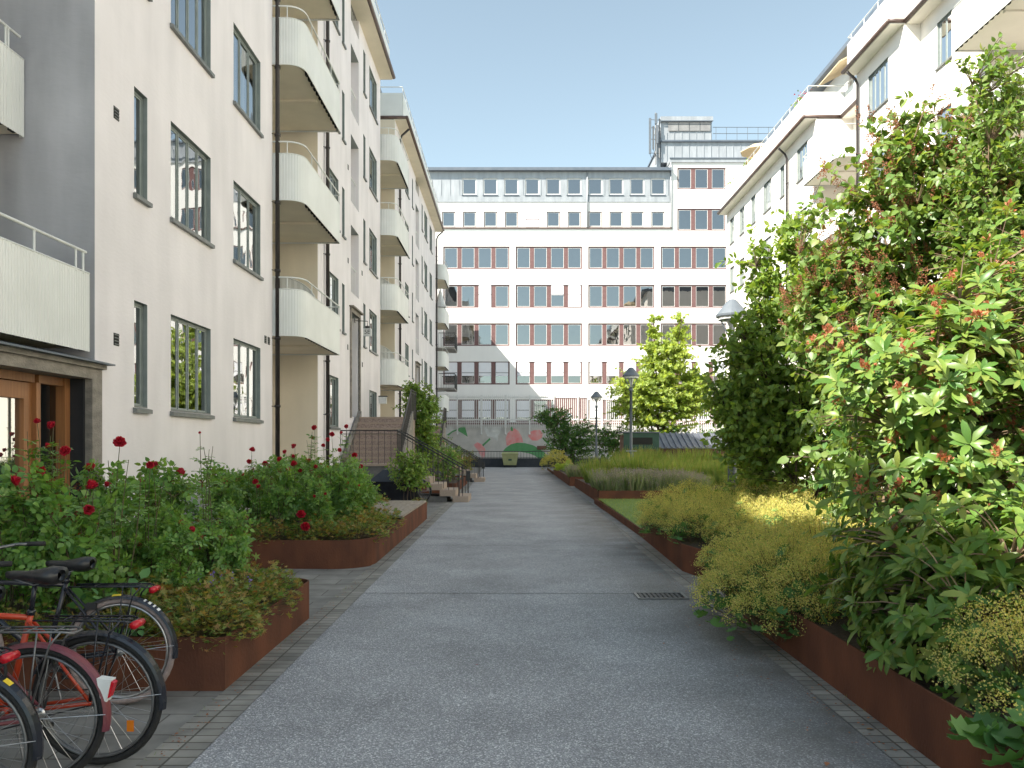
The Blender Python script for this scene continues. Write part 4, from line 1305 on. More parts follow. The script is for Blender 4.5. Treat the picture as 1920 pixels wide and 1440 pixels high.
# ------------------------------------------------------------------ compost bins / sheds
def compost(x0, y0, label, w_=1.35, roof=False, h=1.85, dp=1.4):
    t = thing('compost_bin' if not roof else 'garden_shed', label, 'compost bin' if not roof else 'shed', (x0, y0, .31))
    mb = MB()
    n = int(w_ / .12)
    hh = h * (.62 if not roof else .68)
    for k in range(n):
        a = w_ * k / n
        mb.box(a + .004, a + w_ / n - .004, -.02 - .004 * (k % 2), 0, 0, hh + .01 * (k % 3))
    mb.build('front_boards', M['planks'], t)
    mb = MB()
    for xx in (0, w_ - .02):
        m_ = int(dp / .12)
        for k in range(m_):
            a = dp * k / m_
            top = h - .1 if not roof else hh + (h - hh) * k / m_
            mb.box(xx, xx + .02, a + .01, a + dp / m_ - .004, 0, top)
    mb.box(.02, w_ - .02, dp - .03, dp, 0, h - .1)
    mb.build('side_boards', M['planks'], t)
    if not roof:
        mb = MB()
        mb.box(-.03, .09, -.045, -.025, 0, h); mb.box(w_ - .09, w_ + .03, -.045, -.025, 0, h)
        mb.box(.09, w_ - .09, -.045, -.025, hh, h); mb.box(-.06, w_ + .06, -.12, dp + .06, h + .001, h + .05, 1)
        mb.build('hatch_frame', [M['shedgreen'], M['roofsteel']], t)
        mb = MB(); mb.box(.25, w_ - .25, -.055, -.046, hh + .2, h - .2); mb.build('hatch_opening', M['dark'], t)
    else:
        mb = MB()
        n = int(w_ / .08)
        for k in range(n):
            a, b = -.06 + (w_ + .12) * k / n, -.06 + (w_ + .12) * (k + 1) / n
            o1 = .05 if k % 3 == 0 else 0; o2 = o1
            mb.hexa([(a, -.18, hh - .08), (b, -.18, hh - .08), (b, dp + .05, h - .02), (a, dp + .05, h - .02), (a, -.18, hh - .05 + o1), (b, -.18, hh - .05 + o2), (b, dp + .05, h + .01 + o2), (a, dp + .05, h + .01 + o1)])
        mb.build('roof', M['roofsteel'], t)
    return t
compost(4.72, 34.0, 'green framed compost bin of brown boards behind the yellow tagged lamp post', 1.45)
compost(6.35, 34.6, 'brown board garden shed with sloping corrugated roof, right of the compost bin', 3.4, True)
sg = thing('notice_board', 'small pale green notice board between the compost bin and the shed', 'sign', (6.05, 36.6, .3))
mb = MB(); mb.tube([(-.25, 0, 0), (-.25, 0, 1.9)], .025, 5); mb.tube([(.25, 0, 0), (.25, 0, 1.9)], .025, 5); mb.build('post', M['planks'], sg)
mb = MB(); mb.box(-.32, .32, -.04, -.01, 1.35, 1.8); mb.build('board', pm('pale_green_board', (.35, .55, .46), None, 4), sg)

# cargo bicycle cover by the stairs
cv = thing('cargo_box', 'dark covered cargo box standing behind the board seat', 'cargo box', (-3.0, 20.6, 0))
mb = MB(); prism_box(mb, (-.55, .55, -.4, .4, .25), (-.62, .62, -.45, .45, .72)); mb.build('box', M['blackpaint'], cv)
mb = MB(); prism_box(mb, (-.64, .64, -.47, .47, .721), (-.3, .50, -.30, .35, 1.02)); mb.build('cover', M['cover'], cv)
for sx in (-.4, .4):
    mb = MB(); mb.tube([(sx, -.30 + .0, .25), (sx, -.24, .25)], .25, 18); mb.build('wheel', M['rubber'], cv)

# ------------------------------------------------------------------ foliage tools
def TT(v, f):
    return np.array(v, dtype=np.float64), f
T_OV = TT([(0, 0, 0), (0, .5, -.02), (0, 1, -.10), (-.27, .28, .06), (.27, .28, .06), (-.24, .64, .04), (.24, .64, .04)],
          [(0, 4, 1), (0, 1, 3), (4, 6, 1), (3, 1, 5), (1, 6, 2), (1, 2, 5)])
T_HEART = TT([(0, .05, 0), (0, .5, -.03), (0, 1, -.16), (-.38, .22, .08), (.38, .22, .08), (-.33, .58, .05), (.33, .58, .05), (-.2, -.02, .04), (.2, -.02, .04)],
             [(0, 8, 4, 1), (0, 1, 3, 7), (4, 6, 1), (3, 1, 5), (1, 6, 2), (1, 2, 5)])
T_RHO = TT([(0, 0, 0), (0, .35, .05), (0, .7, .03), (0, 1, -.07), (-.10, .2, .06), (.10, .2, .06), (-.165, .5, .09), (.165, .5, .09), (-.12, .82, .03), (.12, .82, .03)],
           [(0, 5, 1), (0, 1, 4), (5, 7, 1), (4, 1, 6), (1, 7, 2), (1, 2, 6), (7, 9, 2), (6, 2, 8), (2, 9, 3), (2, 3, 8)])
T_RH = TT([(0, 0, 0), (-.28, .5, .06), (0, 1, -.05), (.28, .5, .06)], [(0, 3, 2), (0, 2, 1)])
def compound(n=5):
    V = []; F = []
    items = [((0, .55, 0), 0, .45), ((0, .30, 0), 62, .40), ((0, .30, 0), -62, .40), ((0, .06, 0), 75, .34), ((0, .06, 0), -75, .34)][:n]
    for (o, a, s_) in items:
        c, s2 = math.cos(R(a)), math.sin(R(a))
        b = len(V)
        for v in T_OV[0]:
            x, y, z = v[0] * s_ * 1.15, v[1] * s_, v[2] * s_
            V.append((o[0] + x * c + y * s2, o[1] - x * s2 + y * c, o[2] + z - .12 * abs(a) / 75 * y))
        F += [tuple(i + b for i in f) for f in T_OV[1]]
    return TT(V, F)
T_ROSE = compound()
T_TRIF = compound(3)
def palm(n, notch, zf, span=320):
    V = [(0, 0, 0)]; F = []
    k = 2 * n
    for i in range(k + 1):
        a = R(-span / 2 + span * i / k)
        r_ = .5 if i % 2 == 1 else .5 * notch
        V.append((r_ * math.sin(a), .1 + r_ * math.cos(a), zf * (1 if i % 2 else -1) + .08))
    for i in range(k): F.append((0, i + 1, i + 2)[::-1])
    return TT(V, F)
T_PALM = palm(5, .38, .02)
T_ROUND = palm(8, .80, .05, 330)
T_MAPLE = palm(5, .55, .03, 280)
T_BLADE = TT([(-.03, 0, 0), (.03, 0, 0), (-.022, .5, .03), (.022, .5, .03), (0, 1, -.06)], [(0, 1, 3, 2), (2, 3, 4)])
T_DOT = TT([(-.5, 0, 0), (.5, 0, 0), (0, .9, .1), (0, .3, .5), (0, .3, -.5)], [(0, 1, 2), (2, 3, 4)])

def cloud(name, T, pos, dirv, up, sc, mats, parent=None, base=(0, 0, 0), smooth=False):
    V0, F = T
    pos = np.asarray(pos, float); dirv = np.asarray(dirv, float); up = np.asarray(up, float); sc = np.asarray(sc, float)
    N = len(pos)
    y = dirv / (np.linalg.norm(dirv, axis=1, keepdims=True) + 1e-9)
    x = np.cross(y, up); x /= (np.linalg.norm(x, axis=1, keepdims=True) + 1e-9)
    z = np.cross(x, y)
    k = len(V0)
    co = (pos[:, None, :] - np.array(base)[None, None, :]) + sc[:, None, None] * (V0[None, :, 0:1] * x[:, None, :] + V0[None, :, 1:2] * y[:, None, :] + V0[None, :, 2:3] * z[:, None, :])
    me = bpy.data.meshes.new(name)
    me.vertices.add(N * k)
    me.vertices.foreach_set('co', co.reshape(-1))
    idx = np.concatenate([np.array(f) for f in F])
    tot = np.array([len(f) for f in F])
    loops = (idx[None, :] + (np.arange(N) * k)[:, None]).reshape(-1)
    totals = np.tile(tot, N)
    starts = np.concatenate([[0], np.cumsum(totals)[:-1]])
    me.loops.add(len(loops)); me.loops.foreach_set('vertex_index', loops)
    me.polygons.add(len(totals)); me.polygons.foreach_set('loop_start', starts)
    me.polygons.foreach_set('loop_total', totals)
    if smooth: me.polygons.foreach_set('use_smooth', np.ones(len(totals), bool))
    me.materials.append(mats)
    me.update(calc_edges=True)
    o = bpy.data.objects.new(name, me)
    COL.objects.link(o)
    if parent: o.parent = parent
    if name in ('flower_froth', 'flower_spikes', 'faded_bloom', 'seed_head', 'wilted_trusses', 'flowers'): o['kind'] = 'stuff'
    return o

def env_points(env, n, rs, shell=.5, rough=.18):
    vol = np.array([e[3] * e[4] * e[5] for e in env]); vol = vol ** .8; vol /= vol.sum()
    w_ = rs.choice(len(env), n, p=vol)
    d = rs.normal(size=(n, 3)); d /= np.linalg.norm(d, axis=1, keepdims=True)
    ph = rs.uniform(0, 6, 3)
    lump = 1 + rough * (np.sin(d[:, 0] * 5 + ph[0]) * np.sin(d[:, 1] * 5 + ph[1]) + .7 * np.sin(d[:, 2] * 7 + ph[2]) * np.sin(d[:, 0] * 9 + ph[1])) + rs.normal(size=n) * rough * .5
    r_ = rs.uniform(0, 1, n) ** shell * lump
    E = np.array(env)[w_]
    return E[:, :3] + d * r_[:, None] * E[:, 3:6], d

def shrub(name, label, cat, base, env, leaf, lmat, size, ntw, per, seed=1, stems=5, bspread=.15, stem_r=.02, twig_r=.004, span=.6, maxspan=.6, whorl=False,
          smat=None, group=None, shell=.5, droop=.25, upb=.35, rough=.18, tipdeco=None, stemz=None, leafname='foliage', cut=None, stemname='stems'):
    """stems grow from base, twigs run to points spread through the envelope, leaves sit along the twig ends"""
    rs = np.random.RandomState(seed)
    root = thing(name, label, cat, base, group=group)
    base = np.array(base, float)
    T, D = env_points(env, ntw, rs, shell, rough)
    if stemz is None: stemz = max(e[2] + e[5] * .6 for e in env)
    cen = np.array(env)
    sp = []
    sm = MB()
    for k in range(stems):
        e = cen[k % len(cen)]
        tgt = np.array([e[0] + rs.uniform(-.5, .5) * e[3], e[1] + rs.uniform(-.5, .5) * e[4], min(stemz, e[2] + e[5] * rs.uniform(.2, .7))])
        b = base + np.array([rs.uniform(-1, 1) * bspread, rs.uniform(-1, 1) * bspread, 0])
        mid = b * .5 + tgt * .5; mid[2] += .1 * (tgt[2] - b[2]); mid[:2] = b[:2] * .65 + tgt[:2] * .35
        pts = []
        for j in range(9):
            t = j / 8
            p = (1 - t) ** 2 * b + 2 * t * (1 - t) * mid + t * t * tgt
            if 0 < j: p = p + rs.normal(size=3) * .012 * (tgt[2] - b[2])
            pts.append(p)
        sp.append(np.array(pts))
        sm.tube([tuple(p - base) for p in pts], [stem_r * (1 - .75 * j / 8) for j in range(9)], 6)
    S = np.concatenate(sp)
    LP, LD, LU, LS = [], [], [], []
    tips = []
    for i in range(ntw):
        t_ = T[i]
        if cut and cut(t_): continue
        if t_[2] < base[2] + .02: t_[2] = base[2] + .02 + rs.uniform(0, .1)
        dv = S - t_
        dist = np.linalg.norm(dv, axis=1) + np.maximum(0, S[:, 2] - t_[2] + .05) * 2.5
        s0 = S[np.argmin(dist)]
        L_ = np.linalg.norm(t_ - s0)
        mid = (s0 + t_) / 2 + np.array([0, 0, .18 * L_]) + rs.normal(size=3) * .06 * L_
        n = 5
        ts = np.linspace(0, 1, n)[:, None]
        pts = (1 - ts) ** 2 * s0 + 2 * ts * (1 - ts) * mid + ts ** 2 * t_
        sm.tube([tuple(p - base) for p in pts], [twig_r * 1.6 * (1 - .6 * j / (n - 1)) for j in range(n)], 3)
        end = pts[-1] - pts[-2]; end /= np.linalg.norm(end) + 1e-9
        tips.append((t_, end))
        if whorl:
            ax = end * .5 + np.array([0, 0, .55]) + D[i] * .45; ax /= np.linalg.norm(ax)
            u = np.cross(ax, rs.normal(size=3)); u /= np.linalg.norm(u); v = np.cross(ax, u)
            m_ = per + rs.randint(-1, 3)
            for q in range(m_):
                a = 2 * PI * q / m_ + rs.uniform(-.25, .25)
                tilt = rs.uniform(.05, .75)
                dr = (u * math.cos(a) + v * math.sin(a)) + ax * tilt * (1.3 if q % 3 == 0 else .6)
                LP.append(t_ + ax * rs.uniform(-.02, .01)); LD.append(dr); LU.append(ax + rs.normal(size=3) * .15); LS.append(size * rs.uniform(.5, 1.2))
            continue
        f0 = max(1 - span, 1 - maxspan / max(L_, .01))
        for q in range(per):
            t = f0 + (1 - f0) * (q + rs.uniform(0, 1)) / per
            p = (1 - t) ** 2 * s0 + 2 * t * (1 - t) * mid + t * t * t_
            tang = 2 * (1 - t) * (mid - s0) + 2 * t * (t_ - mid)
            tang /= np.linalg.norm(tang) + 1e-9
            side = np.cross(tang, rs.normal(size=3)); side /= np.linalg.norm(side) + 1e-9
            dr = side * .9 + tang * rs.uniform(.1, .7) + D[i] * .3 + np.array([0, 0, -droop + rs.normal() * .25])
            LP.append(p + side * size * .1); LD.append(dr)
            LU.append(np.array([0, 0, 1.0]) * upb + D[i] * .6 + rs.normal(size=3) * .45)
            LS.append(size * rs.uniform(.6, 1.2))
    sm.build(stemname, smat or M['bark'], root)
    cloud(leafname, leaf, LP, LD, LU, LS, lmat, root, base, smooth=False)
    if tipdeco: tipdeco(root, tips, base, rs)
    return root

def deco_panicle(mat_, frac=.35, L_=.16, n=42, w_=.035, dot=.012, zmin=-9, name='seed_head'):
    def f(root, tips, base, rs):
        P_, D_, U_, S_ = [], [], [], []
        for (t, e) in tips:
            if t[2] < zmin or rs.uniform() > frac: continue
            ax = e * .5 + np.array([0, 0, .8]); ax /= np.linalg.norm(ax)
            h = L_ * rs.uniform(.7, 1.3)
            for k in range(n):
                f_ = rs.uniform(0, 1)
                r_ = w_ * (1 - f_ * .75)
                o = rs.normal(size=3) * r_
                P_.append(t + ax * h * f_ + o); D_.append(o + ax * .03 + 1e-4); U_.append(rs.normal(size=3)); S_.append(dot * rs.uniform(.6, 1.4))
        if P_: cloud(name, T_DOT, P_, D_, U_, S_, mat_, root, base)
    return f

def rose_flower(r0=.035, seed=0):
    rs = random.Random(seed)
    mb = MB()
    for (n, rr, tilt, h) in ((6, 1.0, .15, .55), (6, .95, .55, .95), (5, .72, .9, 1.25), (4, .5, 1.1, 1.4), (3, .28, 1.35, 1.5)):
        for k in range(n):
            a = 2 * PI * k / n + rr * 2 + rs.uniform(-.2, .2)
            rad = r0 * rr * rs.uniform(.9, 1.1)
            ca, sa = math.cos(a), math.sin(a)
            def pt(l, w_, z):
                return (ca * l - sa * w_, sa * l + ca * w_, z)
            H = r0 * h
            wd = rad * .85
            rows = [(.1 * rad, .25 * wd, 0), (.6 * rad, .8 * wd, H * .5), (rad * (1 - .15 * tilt), .75 * wd, H * (.75 + .3 * tilt)), (rad * (1.15 - .25 * tilt), .3 * wd, H * (.7 + .35 * tilt))]
            for i in range(3):
                l0, w0, z0 = rows[i]; l1, w1, z1 = rows[i + 1]
                mb.face([pt(l0, -w0, z0), pt(l0 * .9, 0, z0), pt(l1 * .9 + .0, 0, z1 - .004), pt(l1, -w1, z1)])
                mb.face([pt(l0 * .9, 0, z0), pt(l0, w0, z0), pt(l1, w1, z1), pt(l1 * .9, 0, z1 - .004)])
    me = bpy.data.meshes.new('rose_flower')
    me.from_pydata(mb.v, [], mb.f)
    me.materials.append(M['petal'])
    return me
ROSE_ME = [rose_flower(.040, s_) for s_ in range(3)]
def add_flower(root, loc, s_, rs, me=None, name='flower'):
    o = bpy.data.objects.new(name, me or ROSE_ME[rs.randint(3)])
    COL.objects.link(o); o.parent = root; o.location = loc
    o.rotation_euler = (rs.uniform(.2, 1.2), rs.uniform(-.6, .6), rs.uniform(-.7, .7)); s_ *= .82; o.scale = (s_, s_, s_)
    return o
def rose_deco(nfl, zt):
    def f(root, tips, base, rs):
        tp = sorted(tips, key=lambda t: -t[0][2])[:max(10, nfl * 2)]
        rs.shuffle(tp)
        for (t, e) in tp[:nfl]: add_flower(root, tuple(t - base + e * .02), rs.uniform(.7, 1.1), rs)
        P_, D_, U_, S_ = [], [], [], []
        for (t, e) in tp[nfl:nfl + 4]:
            for k in range(14):
                o = rs.normal(size=3) * .014
                P_.append(t + e * .02 + o); D_.append(o + 1e-4); U_.append(rs.normal(size=3)); S_.append(.018)
        if P_: cloud('faded_bloom', T_DOT, P_, D_, U_, S_, M['hip'], root, base)
    return f

# ------------------------------------------------------------------ rose beds on the left
RG1 = 'rose bushes in the nearest left planter'
RG2 = 'rose bushes in the second left planter'
L1 = 'red rose bush in the nearest rusted planter, one of its dense leafy mass'
L2 = 'red rose bush in the second rusted planter, one of its dense leafy mass'
protos = []
for k, (h, nf) in enumerate(((1.02, 2), (.90, 1), (1.10, 3), (.98, 0))):
    env = [(0, 0, h * .52, .36, .36, h * .40), (.05 * k, .05, h * .72, .24, .24, h * .26)]
    pr = shrub('rose_bush', L1, 'rose bush', (0, 0, 0), env, T_ROSE, M['l_rose'] if k != 2 else M['l_rose'], .135, 64, 6, seed=20 + k, stems=7, bspread=.12, stem_r=.008, twig_r=.0022,
               span=.75, maxspan=.38, smat=M['stem'], group=RG1, shell=.45, tipdeco=rose_deco(nf, h))
    protos.append(pr)
rr = random.Random(3)
ORD = ['first', 'second', 'third', 'fourth', 'fifth', 'sixth', 'seventh', 'eighth', 'ninth', 'tenth', 'eleventh', 'twelfth']
ROWN = {5: ('front', 'second', 'third', 'back', 'last'), 6: ('front', 'second', 'third', 'fourth', 'fifth', 'last')}
used = set()
def place(pi, x, y, z, label, group, sc=1.0):
    if pi not in used:
        used.add(pi); o = protos[pi]
        o.location = (x, y, z); o.rotation_euler = (0, 0, rr.uniform(0, 6)); o.scale = (sc, sc, sc); o['label'] = label; o['group'] = group
        return o
    return dup(protos[pi], (x, y, z), rr.uniform(0, 6), label, group, sc)
for k, (x, y) in enumerate(((-4.75, 5.75), (-4.2, 5.7), (-3.65, 5.75), (-3.15, 5.85), (-4.6, 6.3), (-4.0, 6.35), (-3.4, 6.4), (-2.95, 6.5), (-4.7, 6.95), (-4.15, 7.0), (-3.6, 7.0), (-3.05, 7.05), (-4.6, 7.45), (-3.9, 7.5), (-3.3, 7.45))):
    row, num = ((0, k) if k < 4 else (1, k - 4) if k < 8 else (2, k - 8) if k < 12 else (3, k - 12))
    place(k % 4, x + rr.uniform(-.1, .1), y, .29, 'red rose bush in the nearest planter, %s row, %s from the house' % (ROWN[5][row], ORD[num]), RG1, rr.choice((.72, .86, .98, 1.12)))
for k, (x, y) in enumerate(((-4.7, 11.2), (-4.1, 11.3), (-3.5, 11.4), (-3.0, 11.7), (-4.4, 12.0), (-3.8, 12.1), (-3.2, 12.3), (-2.75, 12.5), (-4.6, 12.8), (-4.0, 13.0), (-3.4, 13.1), (-2.95, 13.5), (-4.5, 13.8), (-3.9, 14.0), (-3.3, 14.3), (-4.4, 14.9), (-3.7, 15.2), (-3.2, 15.6), (-4.3, 16.2), (-3.5, 16.6))):
    row, num = ((0, k) if k < 4 else (1, k - 4) if k < 8 else (2, k - 8) if k < 12 else (3, k - 12) if k < 15 else (4, k - 15))
    place(k % 4, x + rr.uniform(-.1, .1), y, .31, 'red rose bush in the second left planter, %s row, %s from the house' % (ROWN[5][row], ORD[num]), RG2, rr.uniform(.9, 1.12))

for (x, y, z, sc_, lab, grp) in (
        (-2.62, 6.35, .29, .70, 'red rose bush nearest the path in the nearest planter, second row', RG1), (-2.55, 6.95, .29, .78, 'red rose bush behind the violet flowers in the nearest planter', RG1), (-2.75, 7.45, .29, .85, 'red rose bush in the far path-side corner of the nearest planter', RG1),
        (-2.45, 12.3, .31, .72, 'red rose bush nearest the path in the second left planter', RG2), (-2.45, 13.1, .31, .80, 'path-side red rose bush in the middle of the second left planter', RG2), (-2.75, 11.35, .31, .62, 'low red rose bush above the rounded corner of the second left planter', RG2), (-2.8, 14.2, .31, .9, 'red rose bush beside the near end of the board seat', RG2)):
    place(rr.randrange(4), x, y, z, lab, grp, sc_)

def tall_rose(px, py, Y, label, soil, fs=1.2, seed=0, n=1, bx=0.0):
    """long flowering cane reaching a bloom high over the mass"""
    rs = np.random.RandomState(seed)
    X = (px - 962) * Y / 1500; Z = 1.65 + (834 - py) * Y / 1500
    base = np.array([X + bx + rs.uniform(-.12, .12), Y + rs.uniform(-.1, .1), soil])
    t = thing('rose_bush', label, 'rose bush', tuple(base))
    tip = np.array([X, Y, Z])
    sm = MB()
    P_, D_, U_, S_ = [], [], [], []
    tips = [tip] + [tip + np.array([rs.uniform(-.16, .16), rs.uniform(-.1, .1), -rs.uniform(.05, .25)]) for _ in range(3)]
    for ti, tp in enumerate(tips):
        mid = base * .5 + tp * .5 + np.array([rs.uniform(-.08, .08), rs.uniform(-.08, .08), .1])
        pts = []
        for j in range(9):
            s_ = j / 8; pts.append((1 - s_) ** 2 * base + 2 * s_ * (1 - s_) * mid + s_ * s_ * tp)
        sm.tube([tuple(p - base) for p in pts], [.006 * (1 - .6 * j / 8) for j in range(9)], 5)
        H = tp[2] - base[2]
        for q in range(int(14 * H)):
            s_ = rs.uniform(.15, .95 if ti else .90)
            p = (1 - s_) ** 2 * base + 2 * s_ * (1 - s_) * mid + s_ * s_ * tp
            a = rs.uniform(0, 6.28)
            P_.append(p); D_.append((math.cos(a), math.sin(a), rs.uniform(-.2, .5))); U_.append((rs.normal() * .3, rs.normal() * .3, 1)); S_.append(.14 * rs.uniform(.6, 1.1))
    sm.build('stems', M['stem'], t)
    cloud('foliage', T_ROSE, P_, D_, U_, S_, M['l_rose'], t, base)
    add_flower(t, tuple(tip - base), fs, rs)
    for q in range(1, n): add_flower(t, tuple(tips[q] - base), fs * .8, rs)
    return t
TR = [
    (225, 832, 6.0, 'long rose cane with one large open crimson bloom before the white wall', .29, 1.25, 1),
    (282, 873, 6.6, 'rose cane with one small crimson bloom right of the largest bloom', .29, .9, 1),
    (70, 792, 6.2, 'rose cane with a small dark red bud before the wooden door frame', .29, .7, 1),
    (100, 799, 6.3, 'tall bushy rose with crimson blooms in front of the dark door jamb', .29, .95, 2),
    (125, 847, 6.0, 'rose with one bright crimson bloom just below the dark door jamb', .29, 1.1, 1),
    (175, 916, 5.9, 'rose with two crimson blooms low before the portal post', .29, 1.3, 2),
    (375, 812, 7.0, 'tall thin rose cane topped by brown hips before the white wall', .29, .35, 1),
    (472, 846, 12.0, 'rose cane with crimson blooms close to the nearest drainpipe', .31, 1.3, 2),
    (565, 966, 10.95, 'rose with a pair of large crimson blooms over the second planter edge', .31, 1.7, 1),
    (572, 990, 10.85, 'low rose with a very large crimson bloom drooping over the steel edge', .31, 1.8, 1),
    (590, 803, 12.6, 'tallest rose in the second planter, with dark red bloom beside the drainpipe', .31, 1.2, 2),
    (622, 816, 12.8, 'rose with several crimson blooms just right of the tallest rose', .31, 1.2, 4),
    (665, 855, 13.0, 'rose with two crimson blooms in front of the pebbled stair', .31, 1.3, 2),
    (553, 838, 12.2, 'rose with crimson blooms before the cream recess wall', .31, 1.2, 3),
    (552, 872, 11.6, 'rose with one wide crimson bloom below the cream recess wall', .31, 1.4, 1),
    (650, 800, 13.4, 'rose cane with pale red bloom before the black stair railing', .31, 1.0, 2),
    (682, 925, 13.6, 'rose with one dark red bloom near the board seat', .31, 1.2, 1),
    (480, 905, 11.2, 'rose with small crimson blooms low at the left of the second planter', .31, 1.2, 2),
]
for i, a in enumerate(TR): tall_rose(a[0], a[1], a[2], a[3], a[4], a[5], 50 + i, a[6])
# pale leaved bushes in the second planter and beyond
shrub('leafy_bush', 'pale green leafy bush at the back of the second left planter', 'bush', (-3.2, 14.4, .31), [(-3.1, 14.4, 1.0, .75, .7, .55)], T_OV, M['l_rose2'], .065, 150, 9, seed=31, stem_r=.010, twig_r=.0025, smat=M['stem'])
shrub('leafy_bush', 'small bright leafed shrub between the board seat and the stair railing', 'bush', (-2.55, 19.6, 0), [(-2.5, 19.6, 1.0, .55, .5, .55)], T_OV, M['l_rose2'], .08, 300, 9, seed=32, stem_r=.012, twig_r=.003, smat=M['bark'])
shrub('climbing_bush', 'tall yellow green climbing bush growing beside the steep stair railing', 'bush', (-3.2, 28.0, .28), [(-3.2, 28, 2.7, .85, .8, 1.15), (-3.0, 28, 1.6, .6, .6, .8), (-3.5, 28.2, 3.4, .55, .5, .5)], T_OV, M['l_rose2'], .10, 900, 10, seed=33, stem_r=.03, twig_r=.004, shell=.6)

# cranesbill ground cover spilling over the steel edges
def mound(name, label, cat, base, r_, h, leaf, lmat, size, n, seed, froth=0, fr_mat=None, fdot=.011, stems=True, group=None, fh=None, spikes=0, spmat=None, nleafz=.75):
    rs = np.random.RandomState(seed)
    root = thing(name, label, cat, base, group=group)
    P_, D_, U_, S_ = [], [], [], []
    sm = MB()
    for i in range(n):
        a = rs.uniform(0, 2 * PI); q = rs.uniform(0, 1) ** .5
        x, y = q * r_ * math.cos(a), q * r_ * math.sin(a)
        z = h * nleafz * math.sqrt(max(0, 1 - q * q * .85)) * rs.uniform(.35, 1.05) * (1 + .25 * math.sin(3 * a + seed)) - .09 * max(0, q - .8) * 5 * rs.uniform(0, 1)
        o = np.array([math.cos(a) * q, math.sin(a) * q, .3])
        P_.append((x, y, z)); D_.append(o + rs.normal(size=3) * .35); U_.append(np.array([0, 0, 1]) + o * .4 + rs.normal(size=3) * .3); S_.append(size * rs.uniform(.6, 1.25))
        if i % 3 == 0: sm.tube([(x * .3, y * .3, 0), (x * .7, y * .7, z * .7), (x, y, z)], .0018, 3)
    cloud('foliage', leaf, P_, D_, U_, S_, lmat, root)
    if froth:
        P_, D_, U_, S_ = [], [], [], []
        fh = fh or h
        for i in range(froth):
            a = rs.uniform(0, 2 * PI); q = rs.uniform(0, 1) ** .5 * 1.12
            c = np.array([q * r_ * math.cos(a), q * r_ * math.sin(a), fh * math.sqrt(max(0.03, 1 - (q / 1.15) ** 2 * .9)) * rs.uniform(.72, 1.06) * (1 + .12 * math.sin(4 * a + seed))])
            if i % 2 == 0: sm.tube([(c[0] * .4, c[1] * .4, c[2] * .3), (c[0] * .8, c[1] * .8, c[2] * .75), tuple(c)], .0014, 3)
            for k in range(22):
                o = rs.normal(size=3) * np.array([.030, .030, .022])
                P_.append(c + o); D_.append(rs.normal(size=3)); U_.append(rs.normal(size=3)); S_.append(fdot * rs.uniform(.6, 1.4))
        cloud('flower_froth', T_DOT, P_, D_, U_, S_, fr_mat or M['froth'], root)
    if spikes:
        P_, D_, U_, S_ = [], [], [], []
        for i in range(spikes):
            a = rs.uniform(0, 2 * PI); q = rs.uniform(0, 1) ** .5
            x, y = q * r_ * math.cos(a), q * r_ * math.sin(a)
            t = np.array([x * 1.25, y * 1.25, h * rs.uniform(.85, 1.25)])
            sm.tube([(x * .7, y * .7, h * .3), tuple(t)], .002, 3)
            for k in range(9):
                P_.append(t - np.array([0, 0, .012 * k]) + rs.normal(size=3) * .006); D_.append(rs.normal(size=3)); U_.append(rs.normal(size=3)); S_.append(.020)
        cloud('flower_spikes', T_DOT, P_, D_, U_, S_, spmat or M['lavtip'], root)
    if sm.f: sm.build('stems', M['stem'], root)
    return root
GG1 = 'cranesbill clumps edging the nearest left planter'; GL1 = 'low cranesbill with browning leaves along the steel edge of the nearest left planter'
GG2 = 'cranesbill clumps edging the second left planter'; GL2 = 'low cranesbill with browning leaves along the steel edge of the second left planter'
GP1 = ('right of the bicycles at the front edge', 'behind the farthest bicycle wheel', 'at the path side, before the violet flowers', 'left of the violet flowers', 'behind the violet flowers', 'before the back right corner', 'in the back right corner by the path', 'under the bicycle saddles at the front edge', 'at the back edge under the last rose', 'smallest, at the front right corner', 'leftmost, at the front edge', 'beside the violet flowers at the path edge', 'past the violet flowers at the path edge', 'second from the near corner at the path edge')
GP2 = ('under the crimson pair of blooms', 'second along the path edge', 'third along the path edge', 'fourth along the path edge', 'under the first rose row near the path', 'at the middle of the front edge', 'left of the middle of the front edge', 'beside the near end of the board seat', 'left of the near end of the board seat', 'left of the far end of the board seat', 'left of the board seat beyond its middle', 'leftmost at the front edge', 'left of the middle of the board seat', 'small one at the far path corner past the seat')
gp0 = mound('cranesbill', 'browning cranesbill at the near path corner of the nearest left planter', 'cranesbill', (-2.2, 5.7, .30), .40, .36, T_PALM, M['l_ger'], .062, 620, 61, group=GG1)
gp1 = mound('cranesbill', 'browning cranesbill at the rounded near corner of the second left planter', 'cranesbill', (-2.2, 11.3, .32), .44, .36, T_PALM, M['l_ger'], .062, 620, 62, group=GG2)
for k, (x, y, s_) in enumerate(((-2.65, 5.65, 1.0), (-3.1, 5.55, .8), (-2.35, 6.15, 1.1), (-2.75, 6.2, 1.2), (-2.55, 6.75, 1.0), (-2.75, 7.3, 1.25), (-2.25, 7.35, .8), (-3.5, 5.5, .8), (-2.95, 7.5, 1.1), (-2.12, 5.6, .8), (-4.2, 5.5, .9), (-2.2, 6.5, 1.0), (-2.25, 6.95, 1.0), (-2.15, 5.95, .8))):
    dup((gp0, gp1)[k % 2], (x, y, .30), rr.uniform(0, 6), 'browning cranesbill in the nearest left planter, ' + GP1[k], GG1, s_)
